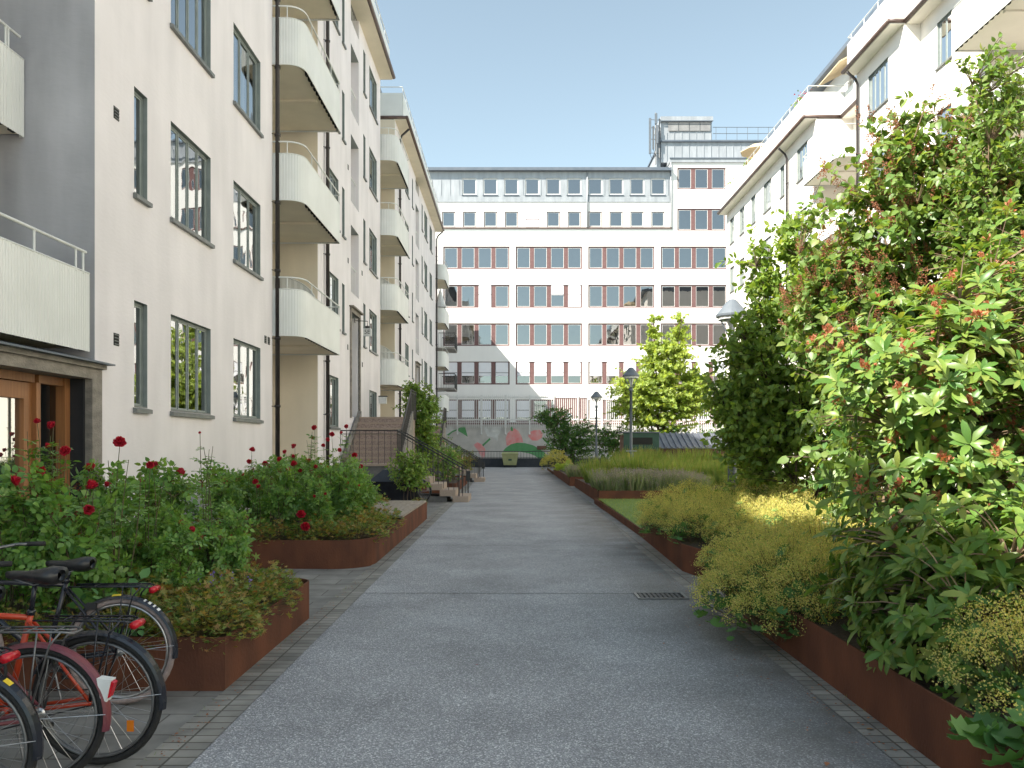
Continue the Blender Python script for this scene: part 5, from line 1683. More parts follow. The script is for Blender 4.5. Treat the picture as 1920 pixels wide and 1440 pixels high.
for k, (x, y, s_) in enumerate(((-2.7, 11.1, 1.1), (-2.3, 11.9, 1.2), (-2.25, 12.5, 1.1), (-2.3, 13.1, 1.2), (-2.7, 11.8, 1.1), (-3.3, 11.0, 1.0), (-3.9, 11.05, 1.0), (-2.8, 13.6, 1.1), (-2.9, 14.3, 1.0), (-3.1, 17.3, 1.1), (-3.2, 16.4, 1.1), (-4.5, 11.1, 1.0), (-3.1, 15.3, 1.2), (-2.1, 17.72, .5))):
    dup((gp0, gp1)[k % 2], (x, y, .32), rr.uniform(0, 6), 'browning cranesbill, second left planter, ' + GP2[k], GG2, s_)
# broad leaved plant near the bicycles
mound('broad_leaved_plant', 'broad leaved dark green plant just behind the rear wheel of the farthest bicycle', 'plant', (-2.75, 5.55, .33), .30, .36, T_TRIF, M['l_alch'], .22, 34, 63)
cp = mound('bellflower', 'small plant with a few violet flowers in the nearest left planter', 'flower', (-2.35, 6.5, .42), .25, .18, T_PALM, M['l_ger'], .05, 80, 64, spikes=6, spmat=leafmat('violet_petal', [(.25, .18, .55), (.35, .25, .65)], .6, .2))
# planting beyond the first stairs
for k, (x, y, z, lab, m_, r_) in enumerate(((-2.5, 29.3, .95, 'dark rose shrub against the far stair railing', 'l_rose', .6), (-2.4, 31.2, .9, 'green shrub in the third left planter, nearer the path', 'l_rose2', .55), (-3.3, 32.6, 1.4, 'taller green shrub at the far end of the third left planter', 'l_rose', .8),
                                            (-2.5, 38.8, .7, 'low green shrub at the foot of the farther stairs', 'l_ger', .7), (-3.2, 42.5, 1.1, 'loose shrub along the left wall before the low wall', 'l_rose', .9), (-3.0, 48.5, .8, 'rounded olive shrub farthest along the left side', 'l_ger', .9))):
    shrub('leafy_bush', lab, 'bush', (x, y, .28 if y < 35 else 0), [(x, y, z, r_, r_, z * .75)], T_OV, M[m_], .085, 150, 7, seed=70 + k, stem_r=.012, twig_r=.003, smat=M['stem'],
          tipdeco=deco_panicle(M['petalpink'] if k in (0, 1) else M['petal'], .16, .04, 10, .02, .03, name='flowers') if k < 3 else None)

# ------------------------------------------------------------------ right-hand garden
shrub('lilac_shrub', 'tall dense green shrub partly hiding the nearest lamp post, in shade at its foot', 'shrub', (4.7, 13.1, .13), [(3.80, 13, 2.3, .80, .8, 1.5), (3.95, 13, 2.8, .85, .8, 2.0), (4.2, 13, 4.2, .62, .5, 1.1), (3.65, 12.8, 1.9, .6, .6, 1.1), (4.6, 13, 2.0, 1.1, 1.1, 1.3), (4.55, 13, 2.7, 1.25, 1.2, 1.9), (4.9, 13.2, 4.15, 1.15, 1.1, 1.1), (5.5, 12.6, 2.6, 1.3, 1.2, 2.0), (4.5, 13, 4.7, .55, .5, .8)], T_OV, M['l_lilacd'], .115, 2500, 11, cut=lambda p: p[0] < 3.66 and 3.45 < p[2] < 4.15, seed=80, stems=9, bspread=.5, stem_r=.025, twig_r=.004, shell=.55)
shrub('lilac_shrub', 'tall lilac with many brown seed heads, behind the rhododendron', 'shrub', (4.6, 9.4, .30), [(4.2, 9.4, 3.4, 1.0, 1.0, 1.7), (4.9, 9.4, 4.0, 1.1, 1.0, 1.5), (5.6, 9.2, 3.6, 1.0, 1.0, 1.6), (4.55, 9.3, 5.1, .4, .35, .6), (4.95, 9.2, 4.9, .8, .6, .8), (3.6, 9.5, 3.2, .5, .6, 1.0)], T_HEART, M['l_lilac'], .10, 1700, 9, seed=81, stems=11, bspread=.55, stem_r=.022, twig_r=.004,
      smat=M['twig'], shell=.5, tipdeco=deco_panicle(M['seed'], .42, .20, 70, .030, .016, 2.6))
shrub('lilac_shrub', 'highest shrub at the right edge, its pointed leafy top before the balconies', 'shrub', (5.5, 8.5, .30), [(5.6, 8.5, 4.4, .95, .9, 1.4), (5.2, 8.3, 3.4, .9, .9, 1.3), (5.1, 8.4, 5.15, .5, .45, .85), (4.9, 8.4, 4.3, .5, .5, .7)], T_OV, M['l_lilac'], .082, 1300, 10, seed=82, stems=8, bspread=.4, stem_r=.022, twig_r=.004, smat=M['twig'], shell=.5)
shrub('leafy_bush', 'wide green thicket filling the back of the right-hand planting', 'bush', (6.6, 11.2, .13), [(6.3, 11.4, 1.9, 1.7, 1.2, 1.8), (7.8, 10, 2.6, 1.5, 1.3, 2.2), (4.6, 10.6, 1.5, .9, .9, 1.2)], T_OV, M['l_dark'], .12, 700, 9, seed=83, stems=10, bspread=.9, stem_r=.022, twig_r=.004, shell=.6)
shrub('leafy_bush', 'light green broad leafed bush between the yellow froth and the rhododendron', 'bush', (3.35, 7.5, .30), [(3.3, 7.5, 1.55, .65, .6, .85), (3.6, 7.2, 2.2, .5, .5, .7)], T_HEART, M['l_lilac'], .105, 170, 8, seed=84, stems=9, bspread=.25, stem_r=.014, twig_r=.0035, smat=M['bark'], shell=.5)
wd = lambda f, n=.05: deco_panicle(M['wilt'], f, n, 26, .022, .026, .9, name='wilted_trusses')
shrub('rhododendron', 'large sunlit rhododendron with glossy leaf whorls and wilted coral trusses', 'rhododendron', (3.3, 5.7, .30), [(2.95, 5.6, 1.95, .85, .75, .80), (3.55, 5.7, 2.25, .80, .75, .85), (3.2, 5.6, 1.3, .8, .6, .6)], T_RHO, M['l_rhodo'], .128, 900, 8, seed=85, stems=9, bspread=.3, stem_r=.02, twig_r=.005,
      whorl=True, smat=M['twig'], shell=.42, tipdeco=wd(.26))
shrub('rhododendron', 'low shaded rhododendron hanging over the rusted steel edge', 'rhododendron', (2.9, 5.0, .30), [(2.62, 5.0, .68, .66, .75, .40), (3.0, 4.8, 1.0, .65, .6, .4), (2.5, 5.4, .8, .45, .5, .35), (2.45, 4.55, .55, .42, .55, .25)], T_RHO, M['l_rhodo'], .125, 560, 8, seed=86, stems=6, bspread=.2, stem_r=.016, twig_r=.005, whorl=True, smat=M['twig'], shell=.42)
shrub('rhododendron', 'rhododendron at the right edge of the view, tallest of the three', 'rhododendron', (4.2, 6.4, .30), [(4.1, 6.4, 2.5, .8, .7, 1.05), (4.6, 6.3, 1.8, .8, .7, 1.0)], T_RHO, M['l_rhodo'], .13, 520, 8, seed=87, stems=8, bspread=.3, stem_r=.02, twig_r=.005, whorl=True, smat=M['twig'], shell=.42, tipdeco=wd(.3))

AG1 = "lady's mantle clumps in the nearest right planter"; AL1 = "yellow lady's mantle at the far left corner of the nearest right planter"
AG2 = "lady's mantle clumps in the second right planter"; AL2 = "yellow lady's mantle nearest the path in the middle of the second right planter"
am0 = mound('ladys_mantle', AL1, "lady's mantle", (2.42, 7.7, .30), .40, .52, T_ROUND, M['l_alch'], .11, 90, 90, froth=300, group=AG1, fh=.52)
am1 = mound('ladys_mantle', AL2, "lady's mantle", (2.55, 11.6, .30), .44, .56, T_ROUND, M['l_alch'], .11, 90, 91, froth=330, group=AG2, fh=.58)
def side_word(x):
    return 'over the edge' if x < 2.5 else 'inside the edge' if x < 2.95 else 'behind the edge' if x < 3.6 else 'deep inside'
NEARM = sorted(((2.10, 7.35, 1.0), (2.08, 6.85, 1.05), (2.12, 6.35, .95),(2.30, 7.15, 1.05), (2.30, 6.6, 1.0), (2.85, 7.4, 1.1), (2.75, 6.7, 1.1), (3.1, 7.9, 1.15), (3.2, 6.9, 1.1), (2.40, 6.1, .95), (3.5, 8.0, 1.2), (2.62, 4.0, .95), (3.1, 4.2, 1.0), (2.7, 3.45, .85), (2.9, 8.1, 1.0), (2.2, 7.75, .95)), key=lambda q: q[1])
for k, (x, y, s_) in enumerate(NEARM):
    dup((am0, am1)[k % 2], (x, y, .30 if x > 2.15 else .10), rr.uniform(0, 6), "lady's mantle %s, %s from the camera, nearest right planter" % (side_word(x), (ORD + ['thirteenth', 'fourteenth', 'fifteenth', 'sixteenth', 'seventeenth'])[k]), AG1, s_)
FARM = sorted(((2.45, 12.4, 1.05), (2.5, 13.1, 1.1), (2.5, 10.9, .95), (3.1, 12.2, 1.15), (3.2, 11.3, 1.1), (2.85, 10.4, .9), (3.4, 10.4, 1.05), (3.0, 13.5, 1.2), (3.7, 13.0, 1.3), (4.2, 12.2, 1.2), (3.9, 11.2, 1.15), (4.1, 10.3, 1.0), (4.6, 13.6, 1.3), (2.25, 11.9, .8), (4.8, 11.3, 1.2), (5.3, 10.4, 1.2)), key=lambda q: q[1])
for k, (x, y, s_) in enumerate(FARM):
    dup((am1, am0)[k % 2], (x, y, .30), rr.uniform(0, 6), "lady's mantle %s, %s from the camera, second right planter" % (side_word(x), (ORD + ['thirteenth', 'fourteenth', 'fifteenth', 'sixteenth'])[k]), AG2, s_)
mound('ladys_mantle', "lady's mantle with very large pleated leaves at the bottom right corner", "lady's mantle", (2.32, 3.4, .30), .34, .28, T_ROUND, M['l_alch'], .20, 46, 92, froth=26, fh=.30)
# lavender and grasses
LV = 'grey lavender clump at the very corner of the small lawn planter'; LVG = 'lavender clumps in the third right planter'
LW = 'grey lavender clump at the near path corner of the farther planter'; LWG = 'lavender clumps in the fourth right planter'
def tuft(name, label, cat, base, r_, h, lmat, n, seed, group=None, tips=0, tipm=None, w_=1.0):
    rs = np.random.RandomState(seed)
    root = thing(name, label, cat, base, group=group)
    a = rs.uniform(0, 2 * PI, n); q = rs.uniform(0, 1, n) ** .5
    p = np.stack([q * r_ * np.cos(a), q * r_ * np.sin(a), np.zeros(n)], 1)
    lean = rs.uniform(.1, .55, n)
    d = np.stack([np.cos(a) * lean * q + rs.normal(size=n) * .12, np.sin(a) * lean * q + rs.normal(size=n) * .12, np.ones(n)], 1)
    s_ = h * rs.uniform(.55, 1.1, n)
    V = T_BLADE[0].copy(); V[:, 0] *= w_
    cloud('blades', (V, T_BLADE[1]), p, d, rs.normal(size=(n, 3)) * [1, 1, .1], s_, lmat, root)
    if tips:
        dn = d / np.linalg.norm(d, axis=1, keepdims=True)
        P_ = []
        for i in range(tips):
            c = p[i] + dn[i] * s_[i]
            for k in range(8): P_.append(c - dn[i] * .018 * k + rs.normal(size=3) * .008)
        P_ = np.array(P_); m_ = len(P_)
        cloud('flower_spikes', T_DOT, P_, rs.normal(size=(m_, 3)), rs.normal(size=(m_, 3)), rs.uniform(.015, .03, m_), tipm or M['lavtip'], root)
    return root
lv = tuft('lavender', LV, 'lavender', (2.75, 22.9, .32), .34, .52, M['l_lav'], 420, 95, LVG, 120)
lw_ = tuft('lavender', LW, 'lavender', (2.6, 32.4, .32), .36, .50, M['l_lav'], 420, 96, LWG, 130)
for k in range(15):
    dup(lv, (2.85 + (k % 5) * .62 + rr.uniform(-.1, .1), 22.95 + (k // 5) * .7 + rr.uniform(-.1, .1), .31), rr.uniform(0, 6), 'grey lavender in the small lawn planter, %s row, %s from the path' % (('front', 'middle', 'back')[k // 5], ORD[k % 5]), LVG, rr.uniform(.85, 1.2))
for k in range(15):
    dup(lw_, (2.75 + (k % 5) * .65 + rr.uniform(-.1, .1), 32.5 + (k // 5) * .8 + rr.uniform(-.1, .1), .31), rr.uniform(0, 6), 'grey lavender in the farther planter, %s row, %s from the path' % (('front', 'middle', 'back')[k // 5], ORD[k % 5]), LWG, rr.uniform(.85, 1.3))
GRL = 'tall loose grass clump right beside the yellow tagged lamp post'; GRG = 'tall grass clumps before the sheds'
gr = tuft('ornamental_grass', GRL, 'grass', (4.0, 26.0, .3), .4, 1.15, M['l_grass'], 380, 97, GRG, 60, M['l_ger'], .8)
for k in range(22):
    dup(gr, (3.0 + (k % 8) * .75 + rr.uniform(-.2, .2), 25.4 + (k // 8) * 1.7 + rr.uniform(-.3, .3), .3), rr.uniform(0, 6), 'tall loose grass before the sheds, %s row, %s from the path' % (('front', 'middle', 'back')[k // 8], ORD[k % 8]), GRG, rr.uniform(.35, .85))
for k in range(9):
    dup(gr, (4.5 + k * .62 + rr.uniform(-.15, .15), 33.2 + rr.uniform(-.3, .3), .3), rr.uniform(0, 6), 'tall grass close against the shed fronts, %s from the path' % ORD[k], GRG, rr.uniform(.7, 1.15))
GSL = 'loose grass and seed stems between the yellow froth and the small lawn'; GSG = 'grass clumps behind the second right planter'
for k in range(12):
    dup(gr, (3.9 + (k % 6) * .6 + rr.uniform(-.2, .2), 14.8 + (k // 6) * 1.0, .13), rr.uniform(0, 6), 'loose grass behind the yellow froth, %s row, %s from the lawn' % (('near', 'far')[k // 6], ORD[k % 6]), GSG, rr.uniform(.35, .8))
mound('goldenrod_bush', 'rounded yellow brown bush at the far end of the right side of the path', 'bush', (2.45, 45.2, .1), .85, 1.15, T_OV, M['l_ger'], .09, 260, 98, froth=330, fr_mat=M['froth'], fdot=.03)
mound('broad_leaved_plant', 'low bright green plant just before the yellow brown bush', 'plant', (2.75, 41.0, .33), .6, .45, T_ROUND, M['l_maple'], .2, 130, 99)

# ------------------------------------------------------------------ trees
shrub('maple_tree', 'young yellow green maple with an uneven pointed crown before the office building', 'tree', (8.4, 46, .1), [(8.3, 46, 4.2, 3.0, 2.6, 1.9), (8.7, 46, 6.1, 2.0, 1.8, 1.7), (8.1, 46, 8.1, .65, .6, 1.25), (9.55, 46, 8.0, .75, .6, 1.35), (6.9, 45.6, 4.4, 1.5, 1.2, 1.2), (10.3, 45.6, 4.6, 1.6, 1.2, 1.5), (8.9, 46, 7.0, 1.5, 1.2, 1.3)], T_MAPLE, M['l_maple'], .25, 2400, 10, seed=100, stems=6, bspread=.1, stem_r=.09, twig_r=.012,
      span=.8, maxspan=1.1, shell=.55, rough=.22, leafname='crown', stemname='trunk', upb=.1)
shrub('broadleaf_tree', 'mid green tree behind the shed, right of the maple', 'tree', (12.4, 40, .1), [(11.3, 40, 3.6, 2.0, 1.6, 2.0), (12.4, 40, 5.0, 1.6, 1.4, 1.8)], T_MAPLE, M['l_rose2'], .20, 620, 9, seed=101, stems=5, bspread=.2, stem_r=.07, twig_r=.01, span=.8, maxspan=.9, shell=.5, leafname='crown', stemname='trunk', upb=.1)
shrub('dark_shrub', 'dark green arching shrub by the far lamp posts, with a branch reaching over the path', 'shrub', (3.3, 48.5, .1), [(3.6, 48.5, 2.0, 1.9, 1.6, 1.5), (2.6, 48.5, 3.2, 1.1, 1.0, .9), (1.7, 48.4, 3.3, .8, .5, .45), (2.0, 48.4, 3.9, .3, .3, .35)], T_OV, M['l_dark'], .16, 620, 9, seed=102, stems=9, bspread=.4, stem_r=.03, twig_r=.006, shell=.5, span=.8, maxspan=.8)
shrub('dark_shrub', 'broad dark green hedge-like shrub behind the compost bin', 'shrub', (6.2, 47.0, .1), [(5.8, 47, 1.8, 2.0, 1.4, 1.3), (8.8, 45.5, 1.7, 2.2, 1.3, 1.2), (11.6, 44, 1.6, 2.0, 1.4, 1.4)], T_OV, M['l_dark'], .16, 800, 9, seed=103, stems=12, bspread=1.5, stem_r=.025, twig_r=.006, shell=.5, span=.8, maxspan=.8)

rs = np.random.RandomState(12)
n = 9000
p = np.zeros((n, 3)); p[:, 0] = rs.uniform(2.5, 8.9, n); p[:, 1] = rs.uniform(-.9, 8.1, n); p[:, 2] = .31 + np.abs(rs.normal(size=n)) * .07 + .05 * np.sin(p[:, 0] * 3) * np.sin(p[:, 1] * 2.3)
gc = cloud('ground_cover', T_TRIF, p, rs.normal(size=(n, 3)) * [1, 1, .35], np.tile([0, 0, 1.0], (n, 1)) + rs.normal(size=(n, 3)) * .4, rs.uniform(.05, .13, n), M['l_alch'])
tag(gc, 'low green ground cover under the rhododendrons', 'ground cover', kind='stuff')
# small prohibition sign among the shrubs
sg = thing('prohibition_sign', 'tiny white sign with a red ringed bar, standing among the right-hand shrubs', 'sign', (3.62, 9.2, .3))
mb = MB(); mb.tube([(0, .01, 0), (0, .01, .55)], .008, 5); mb.build('post', M['iron'], sg)
mb = MB(); mb.box(-.065, .065, -.004, .004, .28, .52); mb.build('plate', M['white'], sg)
mb = MB(); mb.tube([(.042 * math.cos(a * PI / 8), -.006, .43 + .042 * math.sin(a * PI / 8)) for a in range(16)], .006, 4, closed=True); mb.tube([(-.03, -.006, .40), (.03, -.006, .46)], .006, 4); mb.build('red_ring', M['redlens'], sg)

# flowers on the right-hand terraces
for k, (y, lab) in enumerate(((36.0, 'red geranium in a pot on the roof terrace nearest the tower'), (44.0, 'orange flowering pot plant farther along the roof terrace'), (47.5, 'small pink pot plant at the far end of the roof terrace'))):
    t = thing('potted_flowers', lab, 'pot plant', PR(y, -.05, ZE + .13))
    mb = MB(); mb.lathe([(.14, 0), (.2, .9), (.2, .95)], n=10); mb.build('pot', M['stone'], t)
    rs = np.random.RandomState(200 + k)
    n = 90
    p = rs.normal(size=(n, 3)) * [.15, .35, .14] + [0, 0, 1.25]
    cloud('foliage', T_OV, p, rs.normal(size=(n, 3)), rs.normal(size=(n, 3)), rs.uniform(.08, .14, n), M['l_rose2'], t)
    p = rs.normal(size=(60, 3)) * [.16, .36, .12] + [0, 0, 1.35]
    cloud('flowers', T_DOT, p, rs.normal(size=(60, 3)), rs.normal(size=(60, 3)), rs.uniform(.05, .09, 60), (M['petal'], M['wilt'], M['petalpink'])[k], t)

# fallen leaves and petals on the path
FL = [(-.28, 5.95, 'small dark red petal lying on the asphalt, left of the middle', 'petal', .022), (-1.05, 5.6, 'tiny dark scrap lying on the asphalt near the left pavers', 'hip', .02), (1.62, 4.12, 'curled dark red leaf on the asphalt at the bottom right', 'seed', .05),
      (2.03, 4.6, 'pale yellow fallen leaf lying by the right steel planter', 'deadleaf', .05), (1.95, 5.15, 'orange brown fallen leaf by the right steel planter', 'deadleaf', .04), (1.25, 6.6, 'small brown leaf lying on the asphalt below the drain grate', 'seed', .03), (2.08, 3.9, 'small yellow leaf at the very foot of the right planter', 'deadleaf', .04)]
for k, (x, y, lab, m_, s_) in enumerate(FL):
    o = cloud('fallen_leaf', T_OV, [(x, y, .016)], [(math.cos(k * 2.1), math.sin(k * 2.1), .05)], [(0.1, 0.1, 1)], [s_], M[m_])
    tag(o, lab, 'leaf')
n = 1500
rs = np.random.RandomState(9)
p = np.zeros((n, 3)); sd = rs.uniform(0, 1, n) < .72
p[:, 1] = rs.uniform(3, 20, n)
p[:, 0] = np.where(sd, 2.17 - np.abs(rs.normal(size=n)) * .22, -1.90 + np.abs(rs.normal(size=n)) * .06)
p[:, 2] = .013
cl = cloud('litter', T_RH, p, np.concatenate([rs.normal(size=(n, 2)), np.zeros((n, 1))], 1), np.tile([0, 0, 1.0], (n, 1)) + rs.normal(size=(n, 3)) * .2, rs.uniform(.008, .026, n), M['seed'])
tag(cl, 'tiny brown plant litter strewn along the planter edges', 'litter', kind='stuff')
n = 900
p = np.zeros((n, 3)); p[:, 1] = rs.uniform(3, 30, n); sd = rs.uniform(0, 1, n) < .5
p[:, 0] = np.where(sd, 2.175 - np.abs(rs.normal(size=n)) * .02 * 1, -1.915 + np.abs(rs.normal(size=n)) * .01)
keep = (np.sin(p[:, 1] * 3.1) + np.sin(p[:, 1] * 7.7)) > .2
p = p[keep]; n = len(p)
cl = cloud('moss', T_BLADE, p, np.concatenate([rs.normal(size=(n, 2)) * .5, np.ones((n, 1))], 1), rs.normal(size=(n, 3)), rs.uniform(.02, .05, n), M['l_grass'])
tag(cl, 'thin grass and moss in the joint at the foot of the planters', 'moss', kind='stuff')
n = 26000
p = np.zeros((n, 3)); p[:, 0] = rs.uniform(2.34, 7.5, n); p[:, 1] = rs.uniform(14.3, 22.4, n); p[:, 2] = .13
cl = cloud('lawn_grass', T_BLADE, p, np.concatenate([rs.normal(size=(n, 2)) * .4, np.ones((n, 1))], 1), rs.normal(size=(n, 3)), rs.uniform(.03, .07, n), M['l_grass'])
tag(cl, 'short green grass of the small lawn', 'grass', kind='stuff')

# ------------------------------------------------------------------ bicycles
def bicycle(label, X, Y, paint, guard, tyre='rubber', rack='blackpaint', light='rack', lean=0.0, yaw=0.0, reflector=False, decal=None, zsad=.97, r=.34, guard_low=-8, cutout=False):
    t = thing('bicycle', label, 'bicycle', (X, Y, .003), yaw)
    t.rotation_euler = (R(lean), 0, yaw)
    W = .022
    def wheel(cx):
        base = MB()
        base.tube([(cx, -.055, r), (cx, .055, r)], .008, 6)
        hub = base.build('wheel', M['steel'], t)
        n = 40
        mb = MB(); mb.tube([(cx + (r - .019) * math.cos(2 * PI * k / n), 0, r + (r - .019) * math.sin(2 * PI * k / n)) for k in range(n)], .020, 8, closed=True)
        mb.build('tyre', M[tyre], hub, True)
        mb = MB()
        for yy in (-.010, .010): mb.tube([(cx + (r - .046) * math.cos(2 * PI * k / n), yy, r + (r - .046) * math.sin(2 * PI * k / n)) for k in range(n)], .0085, 5, closed=True)
        mb.build('rim', M['dullsteel'] if tyre == 'rubber' else M['steel'], hub, True)
        mb = MB()
        for k in range(28):
            a = 2 * PI * k / 28; s_ = 1 if k % 2 else -1
            a2 = a + (.9 if k % 4 < 2 else -.9)
            mb.tube([(cx + .026 * math.cos(a2), s_ * .028, r + .026 * math.sin(a2)), (cx + (r - .05) * math.cos(a), 0, r + (r - .05) * math.sin(a))], .0013, 3)
        mb.build('spokes', M['steel'], hub)
        mb = MB()
        for yy in (-.03, .026): mb.tube([(cx, yy, r), (cx, yy + .004, r)], .030, 14)
        mb.tube([(cx, -.026, r), (cx, .026, r)], .017, 10)
        mb.build('hub', M['steel'], hub, True)
        return hub
    rw = wheel(0)
    wheel(-1.07)
    bb = (-.47, 0, .28); st = (-.34, 0, .79); hb = (-.955, 0, .66); ht = (-.915, 0, .82)
    f = MB()
    f.tube([bb, st], .016, 8); f.tube([(-.348, 0, .76), (-.925, 0, .785)], .0155, 8); f.tube([bb, (-.945, 0, .70)], .018, 8); f.tube([hb, ht], .019, 8)
    for s_ in (-1, 1):
        f.tube([(-.345, s_ * .015, .74), (-.12, s_ * .05, .48), (0, s_ * .065, r)], .0085, 6)
        f.tube([(bb[0], s_ * .02, bb[2]), (-.2, s_ * .05, .31), (0, s_ * .065, r)], .010, 6)
    f.tube([(bb[0], -.035, bb[2]), (bb[0], .035, bb[2])], .022, 8)
    f.build('frame', M[paint], t, True)
    f = MB()
    f.tube([(-.958, 0, .65), (-.962, 0, .63)], .02, 8)
    for s_ in (-1, 1): f.tube([(-.955, s_ * .045, .66), (-.99, s_ * .05, .52), (-1.07, s_ * .055, r)], .011, 6)
    f.tube([(-.955, -.045, .66), (-.955, .045, .66)], .013, 6)
    f.build('fork', M[paint], t, True)
    f = MB(); f.tube([st, (-.318, 0, zsad - .05)], .0125, 8); f.tube([(-.345, 0, .775), (-.338, 0, .80)], .021, 8); f.build('seat_post', M['blackpaint'], t, True)
    # saddle: wide at the back, long nose
    f = MB()
    sx = -.31
    secs = [(.130, .035, -.035, .022), (.118, .085, -.052, .036), (.07, .090, -.058, .038), (.02, .068, -.052, .026), (-.05, .032, -.042, .014), (-.12, .023, -.034, .016), (-.155, .014, -.022, .012)]
    nn = 10
    b = 0
    for (dx, hw, zl, zu) in secs:
        for k in range(nn):
            a = 2 * PI * k / nn
            ca, sa = math.cos(a), math.sin(a)
            f.v.append((sx + dx, hw * ca, zsad + (zu * sa if sa > 0 else -zl * sa)))
    for i in range(len(secs) - 1):
        for k in range(nn):
            k2 = (k + 1) % nn
            f.f.append((i * nn + k, i * nn + k2, (i + 1) * nn + k2, (i + 1) * nn + k)); f.m.append(0)
    f.f.append(tuple(range(nn))); f.m.append(0); f.f.append(tuple(range((len(secs) - 1) * nn, len(secs) * nn))); f.m.append(0)
    sd_ = f.build('saddle', M['leather'], t, True)
    f = MB()
    for s_ in (-1, 1): f.tube([(sx + .08, s_ * .03, zsad - .03), (sx, s_ * .022, zsad - .055), (sx - .12, s_ * .01, zsad - .022)], .0035, 5)
    f.build('saddle_rail', M['steel'], sd_)
    # handlebar swept back
    f = MB(); f.tube([ht, (-.90, 0, .92), (-.925, 0, .96)], .013, 8)
    f.tube([(-.66, -.30, .985), (-.80, -.27, .985), (-.92, -.12, .965), (-.93, 0, .96), (-.92, .12, .965), (-.80, .27, .985), (-.66, .30, .985)], .011, 8)
    hbar = f.build('handlebar', M['dullsteel'], t, True)
    for s_ in (-1, 1):
        f = MB(); f.tube([(-.64, s_ * .303, .985), (-.76, s_ * .285, .985)], .016, 8); f.build('grip', M['rubber'], hbar, True)
    # mudguards
    def guardarc(cx, a0, a1, nm):
        g_ = MB(); n = 26
        rows = []
        for k in range(n + 1):
            a = R(a0 + (a1 - a0) * k / n)
            row = []
            for (yy, rr_) in ((-.030, r - .004), (-.024, r + .010), (0, r + .018), (.024, r + .010), (.030, r - .004)):
                row.append((cx + rr_ * math.cos(a), yy, r + rr_ * math.sin(a)))
            rows.append(row)
        for k in range(n):
            for j in range(4):
                g_.face([rows[k][j], rows[k][j + 1], rows[k + 1][j + 1], rows[k + 1][j]])
        return g_.build(nm, M[guard], t, True)
    gd = guardarc(0, guard_low, 160, 'mudguard')
    guardarc(-1.07, 30, 170, 'mudguard')
    f = MB()
    for s_ in (-1, 1): f.tube([(0, s_ * .06, r), ((r + .005) * math.cos(R(guard_low + 14)), s_ * .028, r + (r + .005) * math.sin(R(guard_low + 14)))], .0022, 4)
    f.build('stay', M['steel'], gd)
    # carrier
    zc = .755; f = MB()
    f.tube([(-.30, -.05, zc), (.16, -.06, zc), (.20, -.04, zc - .01), (.20, .04, zc - .01), (.16, .06, zc), (-.30, .05, zc)], .006, 6)
    f.tube([(-.25, 0, zc), (.19, 0, zc)], .004, 5)
    for k in range(3): f.tube([(-.15 + .13 * k, -.055, zc), (-.15 + .13 * k, .055, zc)], .004, 5)
    for s_ in (-1, 1):
        f.tube([(.15, s_ * .062, zc), (.10, s_ * .066, zc - .06), (0, s_ * .068, r + .01)], .0055, 5)
        f.tube([(.04, s_ * .062, zc), (-.005, s_ * .068, r + .01)], .0045, 5)
    f.build('carrier', M[rack], t, True)
    if light == 'rack':
        f = MB(); f.tube([(.212, -.045, zc - .025), (.212, .045, zc - .025)], .020, 10); f.build('rear_light', M['redlens'], t, True)
    elif light == 'guard':
        a = R(22); cx, cz = (r + .035) * math.cos(a), r + (r + .035) * math.sin(a)
        f = MB(); f.hexa([(cx - .03, -.025, cz - .05), (cx + .0, -.025, cz - .07), (cx + .0, .025, cz - .07), (cx - .03, .025, cz - .05), (cx - .045, -.028, cz + .045), (cx + .022, -.028, cz + .035), (cx + .022, .028, cz + .035), (cx - .045, .028, cz + .045)])
        lo_ = f.build('rear_light', M['white'], t)
        f = MB(); f.hexa([(cx + .001, -.02, cz - .055), (cx + .012, -.02, cz - .05), (cx + .012, .02, cz - .05), (cx + .001, .02, cz - .055), (cx + .022, -.02, cz + .028), (cx + .034, -.02, cz + .02), (cx + .034, .02, cz + .02), (cx + .022, .02, cz + .028)])
        f.build('lens', M['redlens'], lo_)
    if reflector:
        f = MB(); a = R(-38); cx, cz = .22 * math.cos(a), r + .22 * math.sin(a)
        f.hexa([(cx - .017, -.012, cz - .028), (cx + .017, -.012, cz - .028), (cx + .017, -.004, cz - .028), (cx - .017, -.004, cz - .028), (cx - .017, -.012, cz + .028), (cx + .017, -.012, cz + .028), (cx + .017, -.004, cz + .028), (cx - .017, -.004, cz + .028)])
        f.build('reflector', M['orangelens'], rw)
    if decal:
        for (a0, a1, m_) in decal:
            g_ = MB()
            n = 4
            for k in range(n):
                q0, q1 = R(a0 + (a1 - a0) * k / n), R(a0 + (a1 - a0) * (k + 1) / n)
                r1, r2 = r + .0125, r + .0205
                g_.face([(r1 * math.cos(q0), -.0245, r + r1 * math.sin(q0)), (r2 * math.cos(q0), 0, r + r2 * math.sin(q0)), (r2 * math.cos(q1), 0, r + r2 * math.sin(q1)), (r1 * math.cos(q1), -.0245, r + r1 * math.sin(q1))])
            g_.build('guard_band', M[m_], gd)
    f = MB()
    f.tube([(-.80, -.25, .985), (-.98, -.15, .93), (-.99, -.04, .84), (-.93, -.02, .78), (-.6, -.022, .765), (-.36, -.022, .74)], .0028, 4)
    f.tube([(-.80, .25, .985), (-1.0, .16, .92), (-1.0, .05, .80), (-.97, .03, .64)], .0028, 4)
    f.build('cable', M['iron'], t)
    f = MB(); n = 14
    f.tube([(-.17 + .045 * math.cos(2 * PI * k / n), -.03, .56 + .07 * math.sin(2 * PI * k / n)) for k in range(n)], .008, 5, closed=True); f.box(-.20, -.14, -.045, -.015, .61, .65)
    f.build('ring_lock', M['iron'], t)
    # cranks, chainring, chain, pedals
    f = MB()
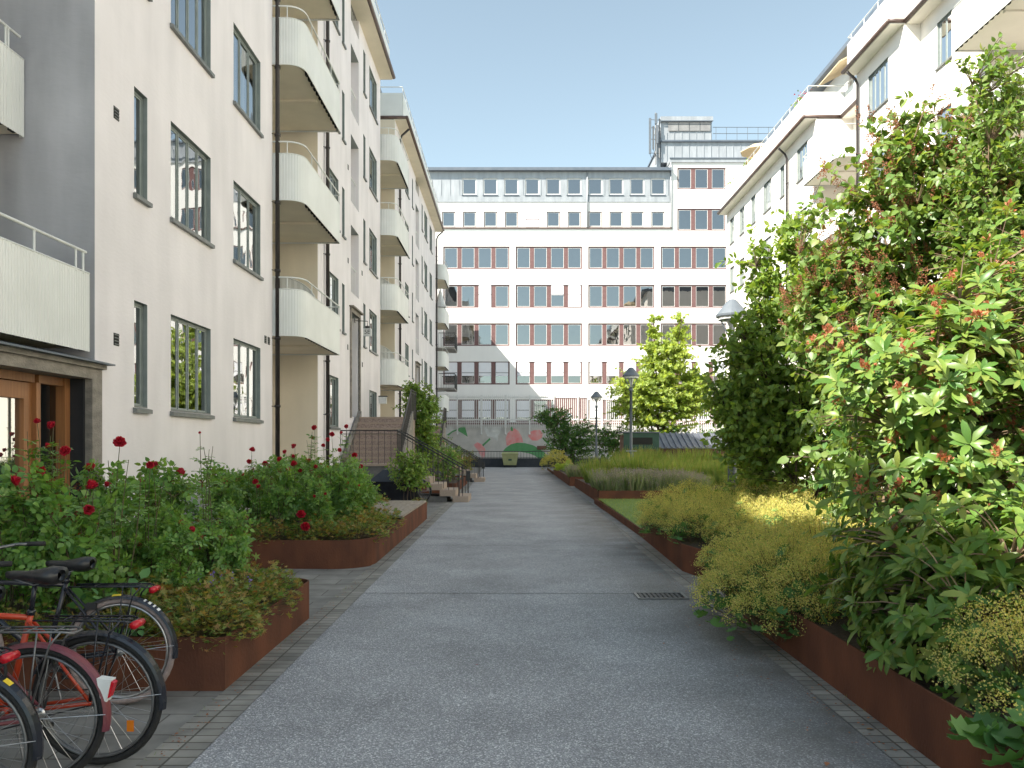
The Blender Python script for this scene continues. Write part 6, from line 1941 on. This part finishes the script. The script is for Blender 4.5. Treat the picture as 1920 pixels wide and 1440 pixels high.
    n = 24
    f.tube([(bb[0] + .085 * math.cos(2 * PI * k / n), .045, bb[2] + .085 * math.sin(2 * PI * k / n)) for k in range(n)], .004, 4, closed=True)
    for k in range(5): f.tube([(bb[0], .045, bb[2]), (bb[0] + .085 * math.cos(2 * PI * k / 5), .045, bb[2] + .085 * math.sin(2 * PI * k / 5))], .005, 4)
    f.tube([(bb[0], .06, bb[2]), (bb[0] + .10, .07, bb[2] - .13)], .009, 6); f.tube([(bb[0], -.06, bb[2]), (bb[0] - .10, -.07, bb[2] + .13)], .009, 6)
    f.tube([(bb[0], -.06, bb[2]), (bb[0], .06, bb[2])], .010, 6)
    cr = f.build('crankset', M['dullsteel'], t, True)
    f = MB(); f.tube([(bb[0], .045, bb[2] + .087), (0, .045, r + .035)], .004, 4); f.tube([(bb[0], .045, bb[2] - .087), (0, .045, r - .035)], .004, 4); f.build('chain', M['iron'], t)
    for s_, p in ((1, (bb[0] + .10, .07, bb[2] - .13)), (-1, (bb[0] - .10, -.07, bb[2] + .13))):
        f = MB(); f.box(p[0] - .045, p[0] + .045, p[1] + s_ * .01, p[1] + s_ * .09, p[2] - .012, p[2] + .012); f.build('pedal', M['rubber'], cr)
    f = MB(); f.tube([(-.40, -.05, .28), (-.30, -.12, .02)], .007, 5); f.build('kickstand', M['dullsteel'], t)
    return t
def bx(px, Y): return (px - 962) * Y / 1500
bicycle('black bicycle with pinkish cream tyres, farthest of the parked bicycles, nearest the planter', bx(227, 5.08), 5.08, 'blackpaint', 'blackpaint', 'creamrubber', light='rack', zsad=.90, yaw=.03, decal=[(88, 98, 'yellow'), (46, 49, 'white'), (52, 54, 'white'), (57, 60, 'white'), (63, 65, 'white')])
bicycle('orange red bicycle with black mudguards and an orange spoke reflector', bx(184, 4.12), 4.12, 'orangepaint', 'blackpaint', light='rack', reflector=True, yaw=-.02, lean=1.0, zsad=.985)
bicycle('bicycle with a faded maroon mudguard and grey carrier, third from the planter', bx(72, 3.88), 3.86, 'maroon', 'maroon', rack='dullsteel', light='guard', yaw=.02, guard_low=-12, zsad=.93)
bicycle('bicycle at the left edge with a yellow band on its black mudguard, nearest the camera', bx(-80, 3.44), 3.44, 'bluepaint', 'blackpaint', light='rack', yaw=.02, lean=-1.5, decal=[(50, 56, 'yellow')])
# only the rear wheel of a bicycle shows beyond the seat
bicycle('old brown wheeled bicycle leaning by the foot of the stairs', bx(786, 22.4), 22.35, 'blackpaint', 'iron', light='none', yaw=.15)
